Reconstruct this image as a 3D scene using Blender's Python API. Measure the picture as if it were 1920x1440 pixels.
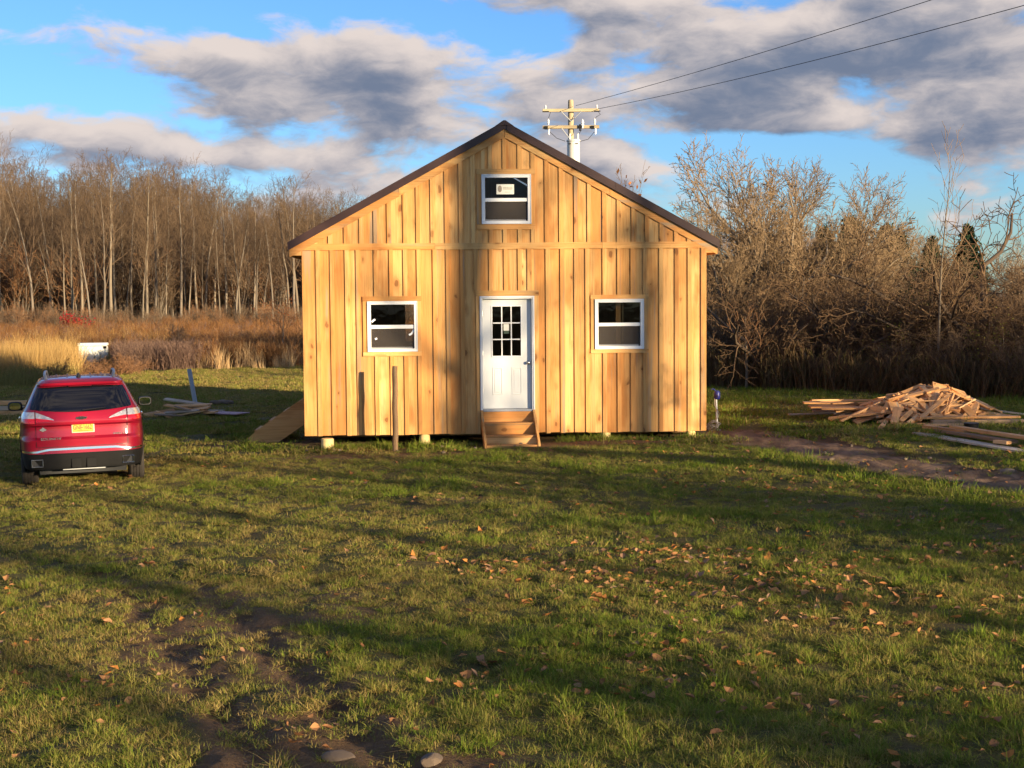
import bpy, bmesh, math, random
import numpy as np
from mathutils import Vector, Matrix, Euler

R = math.radians
sc = bpy.context.scene
for o in list(bpy.data.objects):
    bpy.data.objects.remove(o)

# ------------------------------------------------------------------ camera
cam_d = bpy.data.cameras.new('camera')
cam_d.sensor_width = 36.0
cam_d.lens = 36.0 * 2667.0 / 1920.0
cam_d.clip_start = 0.1
cam_d.clip_end = 3000.0
cam = bpy.data.objects.new('camera', cam_d)
sc.collection.objects.link(cam)
PITCH, ROLL = 0.0631936, 0.0082716
_fw = Vector((0, math.cos(PITCH), -math.sin(PITCH)))
_up = Vector((0, math.sin(PITCH), math.cos(PITCH)))
_rt = Vector((1, 0, 0))
# the phone was held turned by about half a degree
_up2 = _up * math.cos(ROLL) + _rt * math.sin(ROLL)
_rt2 = _rt * math.cos(ROLL) - _up * math.sin(ROLL)
M = Matrix((( _rt2.x, _up2.x, -_fw.x, 0), (_rt2.y, _up2.y, -_fw.y, 0), (_rt2.z, _up2.z, -_fw.z, 2.7), (0, 0, 0, 1)))
cam.matrix_world = M
sc.camera = cam

# ------------------------------------------------------------------ sun and sky
SUN_AZ, SUN_EL = R(46.0), R(8.6)          # behind the camera, to the right
SKY_STRENGTH, SUN_STRENGTH, EXPOSURE = 0.090, 5.0, 1.20
to_sun = Vector((math.sin(SUN_AZ) * math.cos(SUN_EL), -math.cos(SUN_AZ) * math.cos(SUN_EL), math.sin(SUN_EL)))
sun_d = bpy.data.lights.new('sun', 'SUN')
sun_d.energy = SUN_STRENGTH
sun_d.angle = R(0.53)
sun_d.color = (1.0, 0.80, 0.52)
sun = bpy.data.objects.new('sun', sun_d)
sun.rotation_euler = to_sun.to_track_quat('Z', 'Y').to_euler()
sun.location = (30, -30, 30)
sc.collection.objects.link(sun)

sc.view_settings.view_transform = 'Standard'
sc.view_settings.look = 'None'
sc.view_settings.gamma = 1.0
sc.view_settings.exposure = EXPOSURE
sc.view_settings.use_curve_mapping = False
sc.render.engine = 'CYCLES'
sc.cycles.use_denoising = True
try:
    sc.cycles.denoiser = 'OPENIMAGEDENOISE'
    sc.cycles.denoising_prefilter = 'ACCURATE'
except Exception:
    pass
sc.cycles.use_adaptive_sampling = True
sc.cycles.adaptive_threshold = 0.02
sc.cycles.max_bounces = 5
sc.cycles.transparent_max_bounces = 12
sc.cycles.diffuse_bounces = 3
sc.cycles.glossy_bounces = 3
sc.cycles.transmission_bounces = 4
sc.cycles.caustics_reflective = False
sc.cycles.caustics_refractive = False
sc.cycles.sample_clamp_indirect = 6.0


class NT:
    """small helper round a node tree"""
    def __init__(s, nt):
        s.t = nt
    def n(s, typ, ins=None, **props):
        nd = s.t.nodes.new(typ)
        for k, v in props.items():
            setattr(nd, k, v)
        for k, v in (ins or {}).items():
            s.put(nd, k, v)
        return nd
    def put(s, nd, k, v):
        i = nd.inputs[k]
        if isinstance(v, bpy.types.NodeSocket):
            s.t.links.new(v, i)
        elif isinstance(v, bpy.types.Node):
            s.t.links.new(v.outputs[0], i)
        else:
            if hasattr(i, 'default_value'):
                d = i.default_value
                if hasattr(d, '__len__') and len(d) == 4 and len(v) == 3:
                    v = (*v, 1.0)
                i.default_value = v
    def m(s, op, a, b=0.0, c=None, clamp=False):
        nd = s.n('ShaderNodeMath', operation=op, use_clamp=clamp)
        s.put(nd, 0, a); s.put(nd, 1, b)
        if c is not None:
            s.put(nd, 2, c)
        return nd.outputs[0]
    def vm(s, op, a, b=(0, 0, 0), out=0):
        nd = s.n('ShaderNodeVectorMath', operation=op)
        s.put(nd, 0, a); s.put(nd, 1, b)
        return nd.outputs[out]
    def mix(s, f, a, b, mode='MIX'):
        nd = s.n('ShaderNodeMix', data_type='RGBA', blend_type=mode)
        s.put(nd, 0, f)
        for k, v in ((6, a), (7, b)):
            if isinstance(v, (tuple, list)) and len(v) == 3:
                v = (*v, 1.0)
            s.put(nd, k, v)
        return nd.outputs[2]
    def ss(s, x, lo, hi, a=0.0, b=1.0):
        nd = s.n('ShaderNodeMapRange', interpolation_type='SMOOTHSTEP')
        s.put(nd, 0, x); s.put(nd, 1, lo); s.put(nd, 2, hi); s.put(nd, 3, a); s.put(nd, 4, b)
        return nd.outputs[0]
    def noise(s, vec, scale, detail=3.0, rough=0.55, dist=0.0, out=0):
        nd = s.n('ShaderNodeTexNoise', {'Scale': scale, 'Detail': detail, 'Roughness': rough, 'Distortion': dist})
        s.put(nd, 'Vector', vec)
        return nd.outputs[out]


world = bpy.data.worlds.new('World')
sc.world = world
world.use_nodes = True
W = NT(world.node_tree)
world.node_tree.nodes.clear()
world.cycles.sampling_method = 'NONE'

# cloud density as a function of direction: noise plus broad banks where the sky in view has them
CLOUD_BANKS = [  # azimuth, elevation, half widths, weight  (radians, from +Y to the right)
    (-0.245, 0.163, 0.075, 0.020, 0.42), (-0.150, 0.160, 0.085, 0.026, 0.42), (-0.185, 0.132, 0.040, 0.014, 0.36), (-0.07, 0.160, 0.055, 0.010, 0.30),
    (-0.060, 0.128, 0.090, 0.026, 0.42), (0.03, 0.140, 0.06, 0.018, 0.34),
    (0.130, 0.150, 0.110, 0.035, 0.52), (0.250, 0.185, 0.170, 0.042, 0.66),
    (0.060, 0.196, 0.055, 0.016, 0.28), (-0.030, 0.208, 0.055, 0.012, 0.42), (0.10, 0.118, 0.09, 0.016, 0.36),
    (0.320, 0.135, 0.090, 0.026, 0.52), (0.33, 0.104, 0.060, 0.015, 0.36), (0.215, 0.118, 0.034, 0.012, 0.36), (0.07, 0.082, 0.06, 0.008, 0.30),
    (-0.320, 0.108, 0.085, 0.018, 0.50), (-0.190, 0.096, 0.095, 0.013, 0.42), (-0.10, 0.08, 0.06, 0.02, 0.34), (0.295, 0.072, 0.03, 0.008, 0.34), (0.355, 0.085, 0.05, 0.010, 0.34), (0.06, 0.092, 0.07, 0.010, 0.36), (0.18, 0.083, 0.05, 0.005, 0.16),
    (-0.25, 0.203, 0.19, 0.022, -0.60), (-0.33, 0.145, 0.055, 0.022, -0.50), (-0.215, 0.112, 0.035, 0.008, -0.24),
    (0.012, 0.180, 0.028, 0.013, -0.48), (0.165, 0.096, 0.075, 0.012, -0.45), (0.235, 0.072, 0.075, 0.018, -0.40), (0.232, 0.136, 0.016, 0.006, -0.26)]

cg = bpy.data.node_groups.new('cloud_density', 'ShaderNodeTree')
cg.interface.new_socket('Direction', in_out='INPUT', socket_type='NodeSocketVector')
cg.interface.new_socket('Density', in_out='OUTPUT', socket_type='NodeSocketFloat')
C = NT(cg)
gi = C.n('NodeGroupInput'); go = C.n('NodeGroupOutput')
sx = C.n('ShaderNodeSeparateXYZ', {0: gi.outputs[0]})
az = C.m('ARCTAN2', sx.outputs[0], sx.outputs[1])
el = C.m('ARCSINE', sx.outputs[2])
ae = C.n('ShaderNodeCombineXYZ', {0: az, 1: el})
st = C.vm('MULTIPLY', gi.outputs[0], (1.0, 1.0, 2.35))
warp = C.vm('SUBTRACT', C.noise(st, 12.0, 2.0, 0.55, out=1), (0.5, 0.5, 0.5))
st2 = C.vm('ADD', st, C.vm('MULTIPLY', warp, (0.055, 0.055, 0.055)))
acc = C.m('MULTIPLY', C.m('SUBTRACT', C.noise(st2, 9.5, 8.0, 0.60), 0.5), 2.5)
ae2 = C.vm('ADD', ae.outputs[0], C.vm('MULTIPLY', warp, (0.075, 0.038, 0.0)))
for a, e, ra, re_, w in CLOUD_BANKS:
    d = C.vm('LENGTH', C.vm('MULTIPLY', C.vm('SUBTRACT', ae2, (a, e, 0)), (1 / ra, 1 / re_, 0)), out=1)
    acc = C.m('ADD', acc, C.ss(d, 0.10, 1.60, w * 0.95, 0.0))
C.put(go, 0, acc)


def density(vec):
    nd = W.n('ShaderNodeGroup')
    nd.node_tree = cg
    W.put(nd, 0, vec)
    return nd.outputs[0]


tc = W.n('ShaderNodeTexCoord')
D0 = tc.outputs['Generated']
sky = W.n('ShaderNodeTexSky', sky_type='NISHITA', sun_disc=False)
sky.sun_elevation = SUN_EL
sky.sun_rotation = math.pi - SUN_AZ
sky.altitude = 200.0
sky.air_density = 1.0
sky.dust_density = 0.35
sky.ozone_density = 2.5
clear = W.n('ShaderNodeHueSaturation', {'Saturation': 1.0, 'Value': 1.0, 'Color': sky.outputs[0]}).outputs[0]
clear = W.mix(1.0, clear, (0.58, 0.84, 1.26), 'MULTIPLY')
d0 = density(D0)
dup = density(W.vm('ADD', D0, (0.007, 0.0, 0.013)))
alpha = W.ss(d0, -0.08, 0.34)
thick = W.ss(d0, 0.10, 1.10)
slope = W.m('MULTIPLY', W.m('SUBTRACT', d0, dup), 1.5)
lit = W.ss(W.m('SUBTRACT', slope, W.m('MULTIPLY', thick, 0.95)), -1.0, 0.62)
ccol = W.mix(lit, (0.84, 1.06, 1.55), (3.8, 3.35, 3.15))
skycol = W.mix(alpha, clear, ccol)
bg = W.n('ShaderNodeBackground', {'Color': skycol, 'Strength': SKY_STRENGTH})
W.n('ShaderNodeOutputWorld', {'Surface': bg.outputs[0]})

# ------------------------------------------------------------------ helpers
COL = sc.collection


def link(o, parent=None):
    COL.objects.link(o)
    if parent is not None:
        o.parent = parent
    return o


def tag(o, label=None, cat=None, group=None, kind=None):
    if label: o['label'] = label
    if cat: o['category'] = cat
    if group: o['group'] = group
    if kind: o['kind'] = kind
    return o


def empty(name, loc=(0, 0, 0), rz=0.0, parent=None):
    o = bpy.data.objects.new(name, None)
    o.empty_display_size = 0.2
    o.location = loc
    o.rotation_euler = (0, 0, rz)
    return link(o, parent)


class MB:
    """collects shapes into one mesh"""
    def __init__(s):
        s.v = []; s.f = []; s.mi = []
    def add(s, vs, fs, mi=0):
        b = len(s.v)
        s.v.extend([tuple(p) for p in vs])
        s.f.extend([tuple(i + b for i in f) for f in fs])
        s.mi.extend([mi] * len(fs))
        return s
    def box(s, x0, x1, y0, y1, z0, z1, mi=0, mat=None):
        vs = [Vector((x, y, z)) for z in (z0, z1) for y in (y0, y1) for x in (x0, x1)]
        if mat is not None:
            vs = [mat @ v for v in vs]
        return s.add(vs, [(0, 2, 3, 1), (4, 5, 7, 6), (0, 1, 5, 4), (2, 6, 7, 3), (0, 4, 6, 2), (1, 3, 7, 5)], mi)
    def prism(s, poly, y0, y1, mi=0):
        """poly in x,z; extruded along y"""
        n = len(poly)
        vs = [(x, y0, z) for x, z in poly] + [(x, y1, z) for x, z in poly]
        fs = [tuple(range(n)), tuple(reversed(range(n, 2 * n)))]
        fs += [(i, i + n, (i + 1) % n + n, (i + 1) % n) for i in range(n)]
        return s.add(vs, fs, mi)
    def prismx(s, poly, x0, x1, mi=0):
        """poly in y,z; extruded along x"""
        n = len(poly)
        vs = [(x0, y, z) for y, z in poly] + [(x1, y, z) for y, z in poly]
        fs = [tuple(reversed(range(n))), tuple(range(n, 2 * n))]
        fs += [(i, (i + 1) % n, (i + 1) % n + n, i + n) for i in range(n)]
        return s.add(vs, fs, mi)
    def tube(s, pts, rad, sides=8, caps=True, mi=0):
        pts = [Vector(p) for p in pts]
        n = len(pts)
        if not hasattr(rad, '__len__'):
            rad = [rad] * n
        vs = []
        prev = None
        for i, p in enumerate(pts):
            t = (pts[min(i + 1, n - 1)] - pts[max(i - 1, 0)])
            t = t.normalized() if t.length > 1e-9 else Vector((0, 0, 1))
            if prev is None:
                a = Vector((1, 0, 0)) if abs(t.x) < 0.8 else Vector((0, 1, 0))
                prev = (a - t * a.dot(t)).normalized()
            else:
                q = prev - t * prev.dot(t)
                prev = q.normalized() if q.length > 1e-6 else prev
            b = t.cross(prev)
            for k in range(sides):
                an = 2 * math.pi * k / sides
                vs.append(p + (prev * math.cos(an) + b * math.sin(an)) * rad[i])
        fs = []
        for i in range(n - 1):
            for k in range(sides):
                k2 = (k + 1) % sides
                fs.append((i * sides + k, i * sides + k2, (i + 1) * sides + k2, (i + 1) * sides + k))
        if caps:
            fs.append(tuple(reversed(range(sides))))
            fs.append(tuple((n - 1) * sides + k for k in range(sides)))
        return s.add(vs, fs, mi)
    def mesh(s, name, mats, smooth=False, bevel=0.0, fix=True):
        me = bpy.data.meshes.new(name)
        me.from_pydata(s.v, [], s.f)
        if not isinstance(mats, (list, tuple)):
            mats = [mats]
        for m in mats:
            me.materials.append(m)
        if len(mats) > 1:
            me.polygons.foreach_set('material_index', s.mi)
        if fix or bevel:
            bm = bmesh.new(); bm.from_mesh(me)
            if bevel:
                bmesh.ops.bevel(bm, geom=bm.edges[:], offset=bevel, segments=1, affect='EDGES', profile=0.5)
            bmesh.ops.recalc_face_normals(bm, faces=bm.faces[:])
            bm.to_mesh(me); bm.free()
        if smooth:
            me.polygons.foreach_set('use_smooth', [True] * len(me.polygons))
        me.update()
        return me
    def obj(s, name, mats, parent=None, smooth=False, bevel=0.0, loc=None, fix=True):
        o = bpy.data.objects.new(name, s.mesh(name, mats, smooth, bevel, fix))
        if loc is not None:
            o.location = loc
        return link(o, parent)


def smooth_angle(o, ang=40):
    me = o.data
    me.polygons.foreach_set('use_smooth', [True] * len(me.polygons))
    try:
        me.set_sharp_from_angle(angle=R(ang))
    except Exception:
        pass
    return o


def copy_tree(o, parent=None):
    c = o.copy()
    COL.objects.link(c)
    c.parent = parent
    for ch in list(o.children):
        copy_tree(ch, c)
    return c


# value noise for placing things (numpy)
_rs = np.random.RandomState(7)
_LAT = _rs.rand(256, 256)


def vnoise(x, y):
    x = np.asarray(x, float); y = np.asarray(y, float)
    xi = np.floor(x).astype(int); yi = np.floor(y).astype(int)
    fx = x - xi; fy = y - yi
    fx = fx * fx * (3 - 2 * fx); fy = fy * fy * (3 - 2 * fy)
    a = _LAT[xi % 256, yi % 256]; b = _LAT[(xi + 1) % 256, yi % 256]
    c = _LAT[xi % 256, (yi + 1) % 256]; d = _LAT[(xi + 1) % 256, (yi + 1) % 256]
    return (a * (1 - fx) + b * fx) * (1 - fy) + (c * (1 - fx) + d * fx) * fy


def fbm(x, y, o=4):
    s = 0; a = 0.5
    for i in range(o):
        s = s + a * vnoise(x * 2 ** i + 17.3 * i, y * 2 ** i + 5.1 * i)
        a *= 0.5
    return s / (1 - 0.5 ** o)


# ------------------------------------------------------------------ materials
def new_mat(name):
    m = bpy.data.materials.new(name)
    m.use_nodes = True
    m.node_tree.nodes.clear()
    return m, NT(m.node_tree)


def finish(t, **ins):
    p = t.n('ShaderNodeBsdfPrincipled', ins)
    t.n('ShaderNodeOutputMaterial', {0: p.outputs[0]})
    return p


def plain(name, col, rough=0.6, metal=0.0, var=0.12, scale=9.0, bump=0.0, coat=0.0, spec=0.5):
    m, t = new_mat(name)
    tcn = t.n('ShaderNodeTexCoord')
    nz = t.noise(tcn.outputs['Object'], scale, 4.0)
    f = t.m('MULTIPLY_ADD', t.m('SUBTRACT', nz, 0.5), 2 * var, 1.0)
    c = t.mix(1.0, col, t.n('ShaderNodeCombineColor', {0: f, 1: f, 2: f}).outputs[0], 'MULTIPLY')
    ins = {'Base Color': c, 'Roughness': rough, 'Metallic': metal, 'Coat Weight': coat, 'Specular IOR Level': spec}
    if bump:
        ins['Normal'] = t.n('ShaderNodeBump', {'Strength': bump, 'Distance': 0.01, 'Height': nz}).outputs[0]
    finish(t, **ins)
    return m


def wood(name, cols, axis=2, knots=True, rough=0.72, stain=0.5, dark=1.0, sat=1.0):
    """sawn pine: grain runs along the given axis; every piece takes its own tone and its own knots"""
    m, t = new_mat(name)
    tcn = t.n('ShaderNodeTexCoord'); oi = t.n('ShaderNodeObjectInfo')
    rnd = oi.outputs['Random']
    off = t.vm('MULTIPLY', t.n('ShaderNodeCombineXYZ', {0: rnd, 1: rnd, 2: rnd}).outputs[0], (71.0, 37.0, 53.0))
    P = t.vm('ADD', tcn.outputs['Object'], off)
    def sc3(across, along):
        v = [across] * 3; v[axis] = along
        return tuple(v)
    fine = t.noise(t.vm('MULTIPLY', P, sc3(62.0, 1.6)), 1.0, 5.0, 0.6)
    broad = t.noise(t.vm('MULTIPLY', P, sc3(9.0, 0.5)), 1.0, 3.0, 0.5, 0.4)
    blot = t.noise(t.vm('MULTIPLY', P, sc3(3.0, 1.1)), 1.0, 3.0, 0.5)
    r2 = t.m('FRACT', t.m('MULTIPLY', rnd, 7.31)); r3 = t.m('FRACT', t.m('MULTIPLY', rnd, 17.77))
    c = t.mix(r2, cols[0], cols[1])
    c = t.mix(t.ss(broad, 0.34, 0.66), c, t.mix(r3, cols[2], cols[1]))
    c = t.mix(t.m('MULTIPLY', t.ss(fine, 0.45, 0.72), 0.62), c, cols[3])
    c = t.mix(t.m('MULTIPLY', t.ss(blot, 0.50, 0.72), 0.70), c, cols[3])
    if stain:
        stn = t.noise(t.vm('MULTIPLY', P, sc3(7.0, 0.35)), 1.0, 4.0, 0.55)
        c = t.mix(t.m('MULTIPLY', t.ss(stn, 0.54, 0.68), t.m('MULTIPLY', t.ss(r3, 0.40, 0.8), stain * 1.3)), c, (0.30, 0.27, 0.20))
    if knots:
        wob = t.vm('MULTIPLY', t.noise(P, 5.0, 2.0, out=1), (0.10, 0.10, 0.10))
        vo = t.n('ShaderNodeTexVoronoi', {'Scale': 1.0, 'Randomness': 1.0})
        t.put(vo, 'Vector', t.vm('MULTIPLY', t.vm('ADD', P, wob), sc3(5.0, 2.6)))
        pick = t.ss(t.n('ShaderNodeSeparateXYZ', {0: vo.outputs['Color']}).outputs[0], 0.46, 0.49)
        size = t.m('MULTIPLY_ADD', t.n('ShaderNodeSeparateXYZ', {0: vo.outputs['Color']}).outputs[1], 0.13, 0.085)
        dist = vo.outputs['Distance']
        halo = t.m('MULTIPLY', t.ss(t.m('DIVIDE', dist, size), 1.0, 2.6, 1.0, 0.0), pick)
        core = t.m('MULTIPLY', t.ss(t.m('DIVIDE', dist, size), 0.65, 1.05, 1.0, 0.0), pick)
        c = t.mix(t.m('MULTIPLY', halo, 0.55), c, (0.42, 0.19, 0.055))
        c = t.mix(t.m('MULTIPLY', core, 0.75), c, (0.20, 0.075, 0.022))
    r4 = t.m('FRACT', t.m('MULTIPLY', rnd, 29.3))
    vv = t.m('MULTIPLY_ADD', r4, 0.34, 0.80)
    c = t.mix(1.0, c, t.n('ShaderNodeCombineColor', {0: vv, 1: t.m('POWER', vv, 1.15), 2: t.m('POWER', vv, 1.3)}).outputs[0], 'MULTIPLY')
    if dark != 1.0 or sat != 1.0:
        c = t.n('ShaderNodeHueSaturation', {'Saturation': sat, 'Value': dark, 'Color': c}).outputs[0]
    bmp = t.n('ShaderNodeBump', {'Strength': 0.25, 'Distance': 0.004, 'Height': fine}).outputs[0]
    finish(t, **{'Base Color': c, 'Roughness': rough, 'Normal': bmp, 'Specular IOR Level': 0.25})
    return m


PINE = ((0.70, 0.39, 0.130), (0.61, 0.265, 0.070), (0.79, 0.50, 0.200), (0.43, 0.165, 0.040))
M_wood = wood('sawn_pine_upright', PINE)
M_woodx = wood('sawn_pine_level', PINE, axis=0)
M_woody = wood('sawn_pine_deep', PINE, axis=1)
SCRAP = ((0.70, 0.385, 0.155), (0.58, 0.28, 0.095), (0.78, 0.48, 0.235), (0.38, 0.175, 0.066))
M_scrap = wood('offcut_pine', SCRAP, axis=0, stain=0.6)
M_oldwood = wood('weathered_timber', ((0.30, 0.20, 0.12), (0.22, 0.14, 0.085), (0.36, 0.25, 0.16), (0.12, 0.075, 0.045)), axis=0, stain=0.5)
M_greyplank = wood('grey_plank', ((0.50, 0.40, 0.29), (0.42, 0.32, 0.22), (0.58, 0.48, 0.36), (0.28, 0.20, 0.13)), axis=0, stain=0.3)
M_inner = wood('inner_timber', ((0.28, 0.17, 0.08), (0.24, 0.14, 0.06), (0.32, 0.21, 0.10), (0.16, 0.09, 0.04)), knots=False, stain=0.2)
M_peel = plain('peeled_log', (0.70, 0.52, 0.22), 0.8, var=0.25, scale=14)
M_post = wood('weathered_post', ((0.27, 0.17, 0.09), (0.20, 0.12, 0.06), (0.33, 0.21, 0.11), (0.10, 0.06, 0.03)), knots=False)
M_white = plain('white_vinyl', (0.80, 0.79, 0.76), 0.45, var=0.03)
M_door = plain('white_door_paint', (0.66, 0.67, 0.66), 0.42, var=0.06, scale=3.0)
M_steel = plain('brushed_metal', (0.55, 0.54, 0.52), 0.3, metal=1.0)
M_alu = plain('grey_threshold', (0.42, 0.43, 0.45), 0.5, metal=0.6)
M_pvc = plain('pale_grey_pipe', (0.36, 0.37, 0.38), 0.5, var=0.08)
M_whitepipe = plain('white_pipe', (0.72, 0.68, 0.60), 0.5, var=0.1)
M_blue = plain('blue_plastic', (0.018, 0.022, 0.17), 0.4, var=0.2)
M_blackp = plain('black_plastic', (0.012, 0.012, 0.013), 0.5)
M_rope = plain('pale_cord', (0.42, 0.36, 0.29), 0.8)


def roof_mat():
    m, t = new_mat('brown_roof_metal')
    tcn = t.n('ShaderNodeTexCoord')
    nz = t.noise(tcn.outputs['Object'], 3.0, 5.0)
    c = t.mix(nz, (0.034, 0.015, 0.012), (0.056, 0.025, 0.019))
    finish(t, **{'Base Color': c, 'Roughness': t.m('MULTIPLY_ADD', nz, 0.2, 0.35), 'Metallic': 0.15})
    return m


M_roof = roof_mat()


def glass_mat(name, tint=(0.75, 0.78, 0.76), refl=1.0, wavy=0.0):
    m, t = new_mat(name)
    fr = t.n('ShaderNodeFresnel', {'IOR': 1.5})
    ins = {'Color': (0.9, 0.9, 0.9, 1), 'Roughness': 0.0}
    gl = t.n('ShaderNodeBsdfGlossy', ins)
    if wavy:
        nz = t.noise(t.n('ShaderNodeTexCoord').outputs['Object'], 5.0, 2.0)
        bn = t.n('ShaderNodeBump', {'Strength': wavy, 'Distance': 0.02, 'Height': nz}).outputs[0]
        t.put(gl, 'Normal', bn)
    tr = t.n('ShaderNodeBsdfTransparent', {'Color': tint})
    mx = t.n('ShaderNodeMixShader', {0: t.m('MULTIPLY', fr.outputs[0], refl, clamp=True), 1: tr.outputs[0], 2: gl.outputs[0]})
    t.n('ShaderNodeOutputMaterial', {0: mx.outputs[0]})
    return m


M_glass = glass_mat('window_glass', (0.62, 0.63, 0.62), 0.55, 0.06)
M_screen_mat = None


def screen_mat():
    m, t = new_mat('insect_screen')
    d = t.n('ShaderNodeBsdfDiffuse', {'Color': (0.10, 0.085, 0.075, 1)})
    tr = t.n('ShaderNodeBsdfTransparent', {'Color': (1, 1, 1, 1)})
    mx = t.n('ShaderNodeMixShader', {0: 0.52, 1: tr.outputs[0], 2: d.outputs[0]})
    t.n('ShaderNodeOutputMaterial', {0: mx.outputs[0]})
    return m


M_screen = screen_mat()

# ------------------------------------------------------------------ terrain
PATH_U = [(3.4, 28.3), (3.86, 27.76), (4.52, 27.31), (5.14, 26.27), (5.51, 24.43), (6.04, 22.94), (6.51, 21.62), (6.94, 20.7), (7.4, 19.6), (9.0, 17.0)]
PATH_L = [(2.6, 25.3), (3.3, 24.95), (3.77, 24.49), (4.37, 23.72), (4.61, 22.69), (4.82, 21.34), (5.16, 20.16), (5.53, 19.32), (5.91, 18.69), (7.4, 15.6)]


def resample(pl, n):
    pl = np.array(pl, float)
    d = np.concatenate([[0], np.cumsum(np.linalg.norm(np.diff(pl, axis=0), axis=1))])
    t = np.linspace(0, d[-1], n)
    return np.stack([np.interp(t, d, pl[:, 0]), np.interp(t, d, pl[:, 1])], 1)


PU, PL_ = resample(PATH_U, 60), resample(PATH_L, 60)
PMID = (PU + PL_) / 2
PHALF = np.linalg.norm(PU - PL_, axis=1) / 2


def path_mask(x, y):
    """1 on the dirt track, 0 away from it"""
    x = np.asarray(x, float); y = np.asarray(y, float)
    best = np.full(x.shape, 9.0)
    for (mx, my), h in zip(PMID, PHALF):
        d = np.hypot(x - mx, y - my) / h
        best = np.minimum(best, d)
    return np.clip((0.98 - best) / 0.35, 0, 1)


DIRT = [  # x, y, rx, ry, angle, amount: worn and muddy places in the lawn
    (-2.3, 11.2, 1.15, 2.6, 0.35, 0.40), (-1.35, 8.5, 0.7, 1.3, 0.25, 0.70), (-3.6, 14.2, 1.4, 2.4, 0.55, 0.32), (-4.9, 19.3, 1.1, 0.5, 0.0, 0.5),
    (-2.6, 24.3, 1.7, 0.45, 0.0, 0.85), (-0.4, 24.3, 1.7, 0.45, 0.0, 0.8), (1.4, 25.2, 1.6, 0.42, 0.0, 0.9), (-4.6, 27.0, 1.3, 0.8, 0.0, 0.95),
    (-4.4, 9.6, 1.6, 1.6, 0.0, 0.25), (0.0, 29.6, 4.2, 3.6, 0.0, 1.0), (-6.6, 23.0, 1.4, 2.6, 0.3, 0.25), (-0.35, 8.0, 0.8, 0.4, 0.0, 0.5)]


def dirt_mask(x, y):
    x = np.asarray(x, float); y = np.asarray(y, float)
    s = np.zeros(x.shape)
    for cx, cy, rx, ry, a, k in DIRT:
        dx, dy = x - cx, y - cy
        u = dx * math.cos(a) - dy * math.sin(a); v = dx * math.sin(a) + dy * math.cos(a)
        d = np.sqrt((u / rx) ** 2 + (v / ry) ** 2)
        s = np.maximum(s, k * np.clip((1.25 - d) / 0.65, 0, 1))
    for off in (-0.32, 0.42):
        lx = -1.25 + off - (y - 8.4) * 0.42
        s = np.maximum(s, 0.95 * np.exp(-((x - lx) / 0.34) ** 2) * np.clip((17.5 - y) / 6, 0, 1))
    s = s + 0.9 * (fbm(x * 0.9 + 3, y * 0.9, 4) - 0.5)
    return np.clip(np.maximum(s, path_mask(x, y)), 0, 1)


def height(x, y):
    x = np.asarray(x, float); y = np.asarray(y, float)
    z = 0.30 * np.tanh(x * 0.085)
    fade = np.clip(1.3 - np.abs(y - 18) / 30.0, 0, 1)
    flat = np.clip((np.hypot((x + 0.1) / 4.2, (y - 27) / 3.2) - 0.9) / 0.4, 0.15, 1)
    z = z + fade * flat * (0.10 * (fbm(x * 0.33, y * 0.33, 3) - 0.5) + 0.07 * (fbm(x * 1.9, y * 1.9, 3) - 0.5) + 0.050 * np.clip((30 - y) / 8, 0.2, 1) * (fbm(x * 4.7 + 11, y * 4.7, 2) - 0.5))
    # wheel ruts in the mud of the near left and along the track
    for off in (-0.32, 0.42):
        lx = -1.25 + off - (y - 8.4) * 0.42
        rut = np.exp(-((x - lx) / 0.13) ** 2) * np.clip((14.5 - y) / 4, 0, 1)
        z = z - 0.045 * rut + 0.02 * np.exp(-((np.abs(x - lx) - 0.24) / 0.09) ** 2) * np.clip((14.5 - y) / 4, 0, 1)
    z = z - 0.06 * path_mask(x, y) * (y < 30)
    # far ground lifts a little towards the wood
    z = z + np.clip((y - 75) / 80.0, 0, 1) * 0.5 * (x < 0.5 * y)
    return z


def hz(x, y):
    return float(height(np.array([x]), np.array([y]))[0])


def graded(lo, hi, step, far_lo, far_hi, grow=1.16):
    a = list(np.arange(lo, hi + 1e-6, step))
    s = step
    while a[-1] < far_hi:
        s *= grow; a.append(a[-1] + s)
    s = step
    while a[0] > far_lo:
        s *= grow; a.insert(0, a[0] - s)
    return np.array(a)


def grid_mesh(name, xs, ys, zf):
    X, Y = np.meshgrid(xs, ys)
    Z = zf(X, Y)
    n, m = X.shape
    co = np.stack([X, Y, Z], -1).reshape(-1, 3)
    i = np.arange(n * m).reshape(n, m)
    q = np.stack([i[:-1, :-1], i[:-1, 1:], i[1:, 1:], i[1:, :-1]], -1).reshape(-1, 4)
    return quad_mesh(name, co, q)


def quad_mesh(name, co, q):
    me = bpy.data.meshes.new(name)
    me.vertices.add(len(co)); me.vertices.foreach_set('co', np.ascontiguousarray(co, dtype=np.float32).ravel())
    me.loops.add(len(q) * 4); me.loops.foreach_set('vertex_index', np.ascontiguousarray(q, dtype=np.int32).ravel())
    me.polygons.add(len(q))
    me.polygons.foreach_set('loop_start', np.arange(0, len(q) * 4, 4, dtype=np.int32))
    me.polygons.foreach_set('loop_total', np.full(len(q), 4, dtype=np.int32))
    me.update(calc_edges=True)
    me.validate()
    return me


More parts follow.
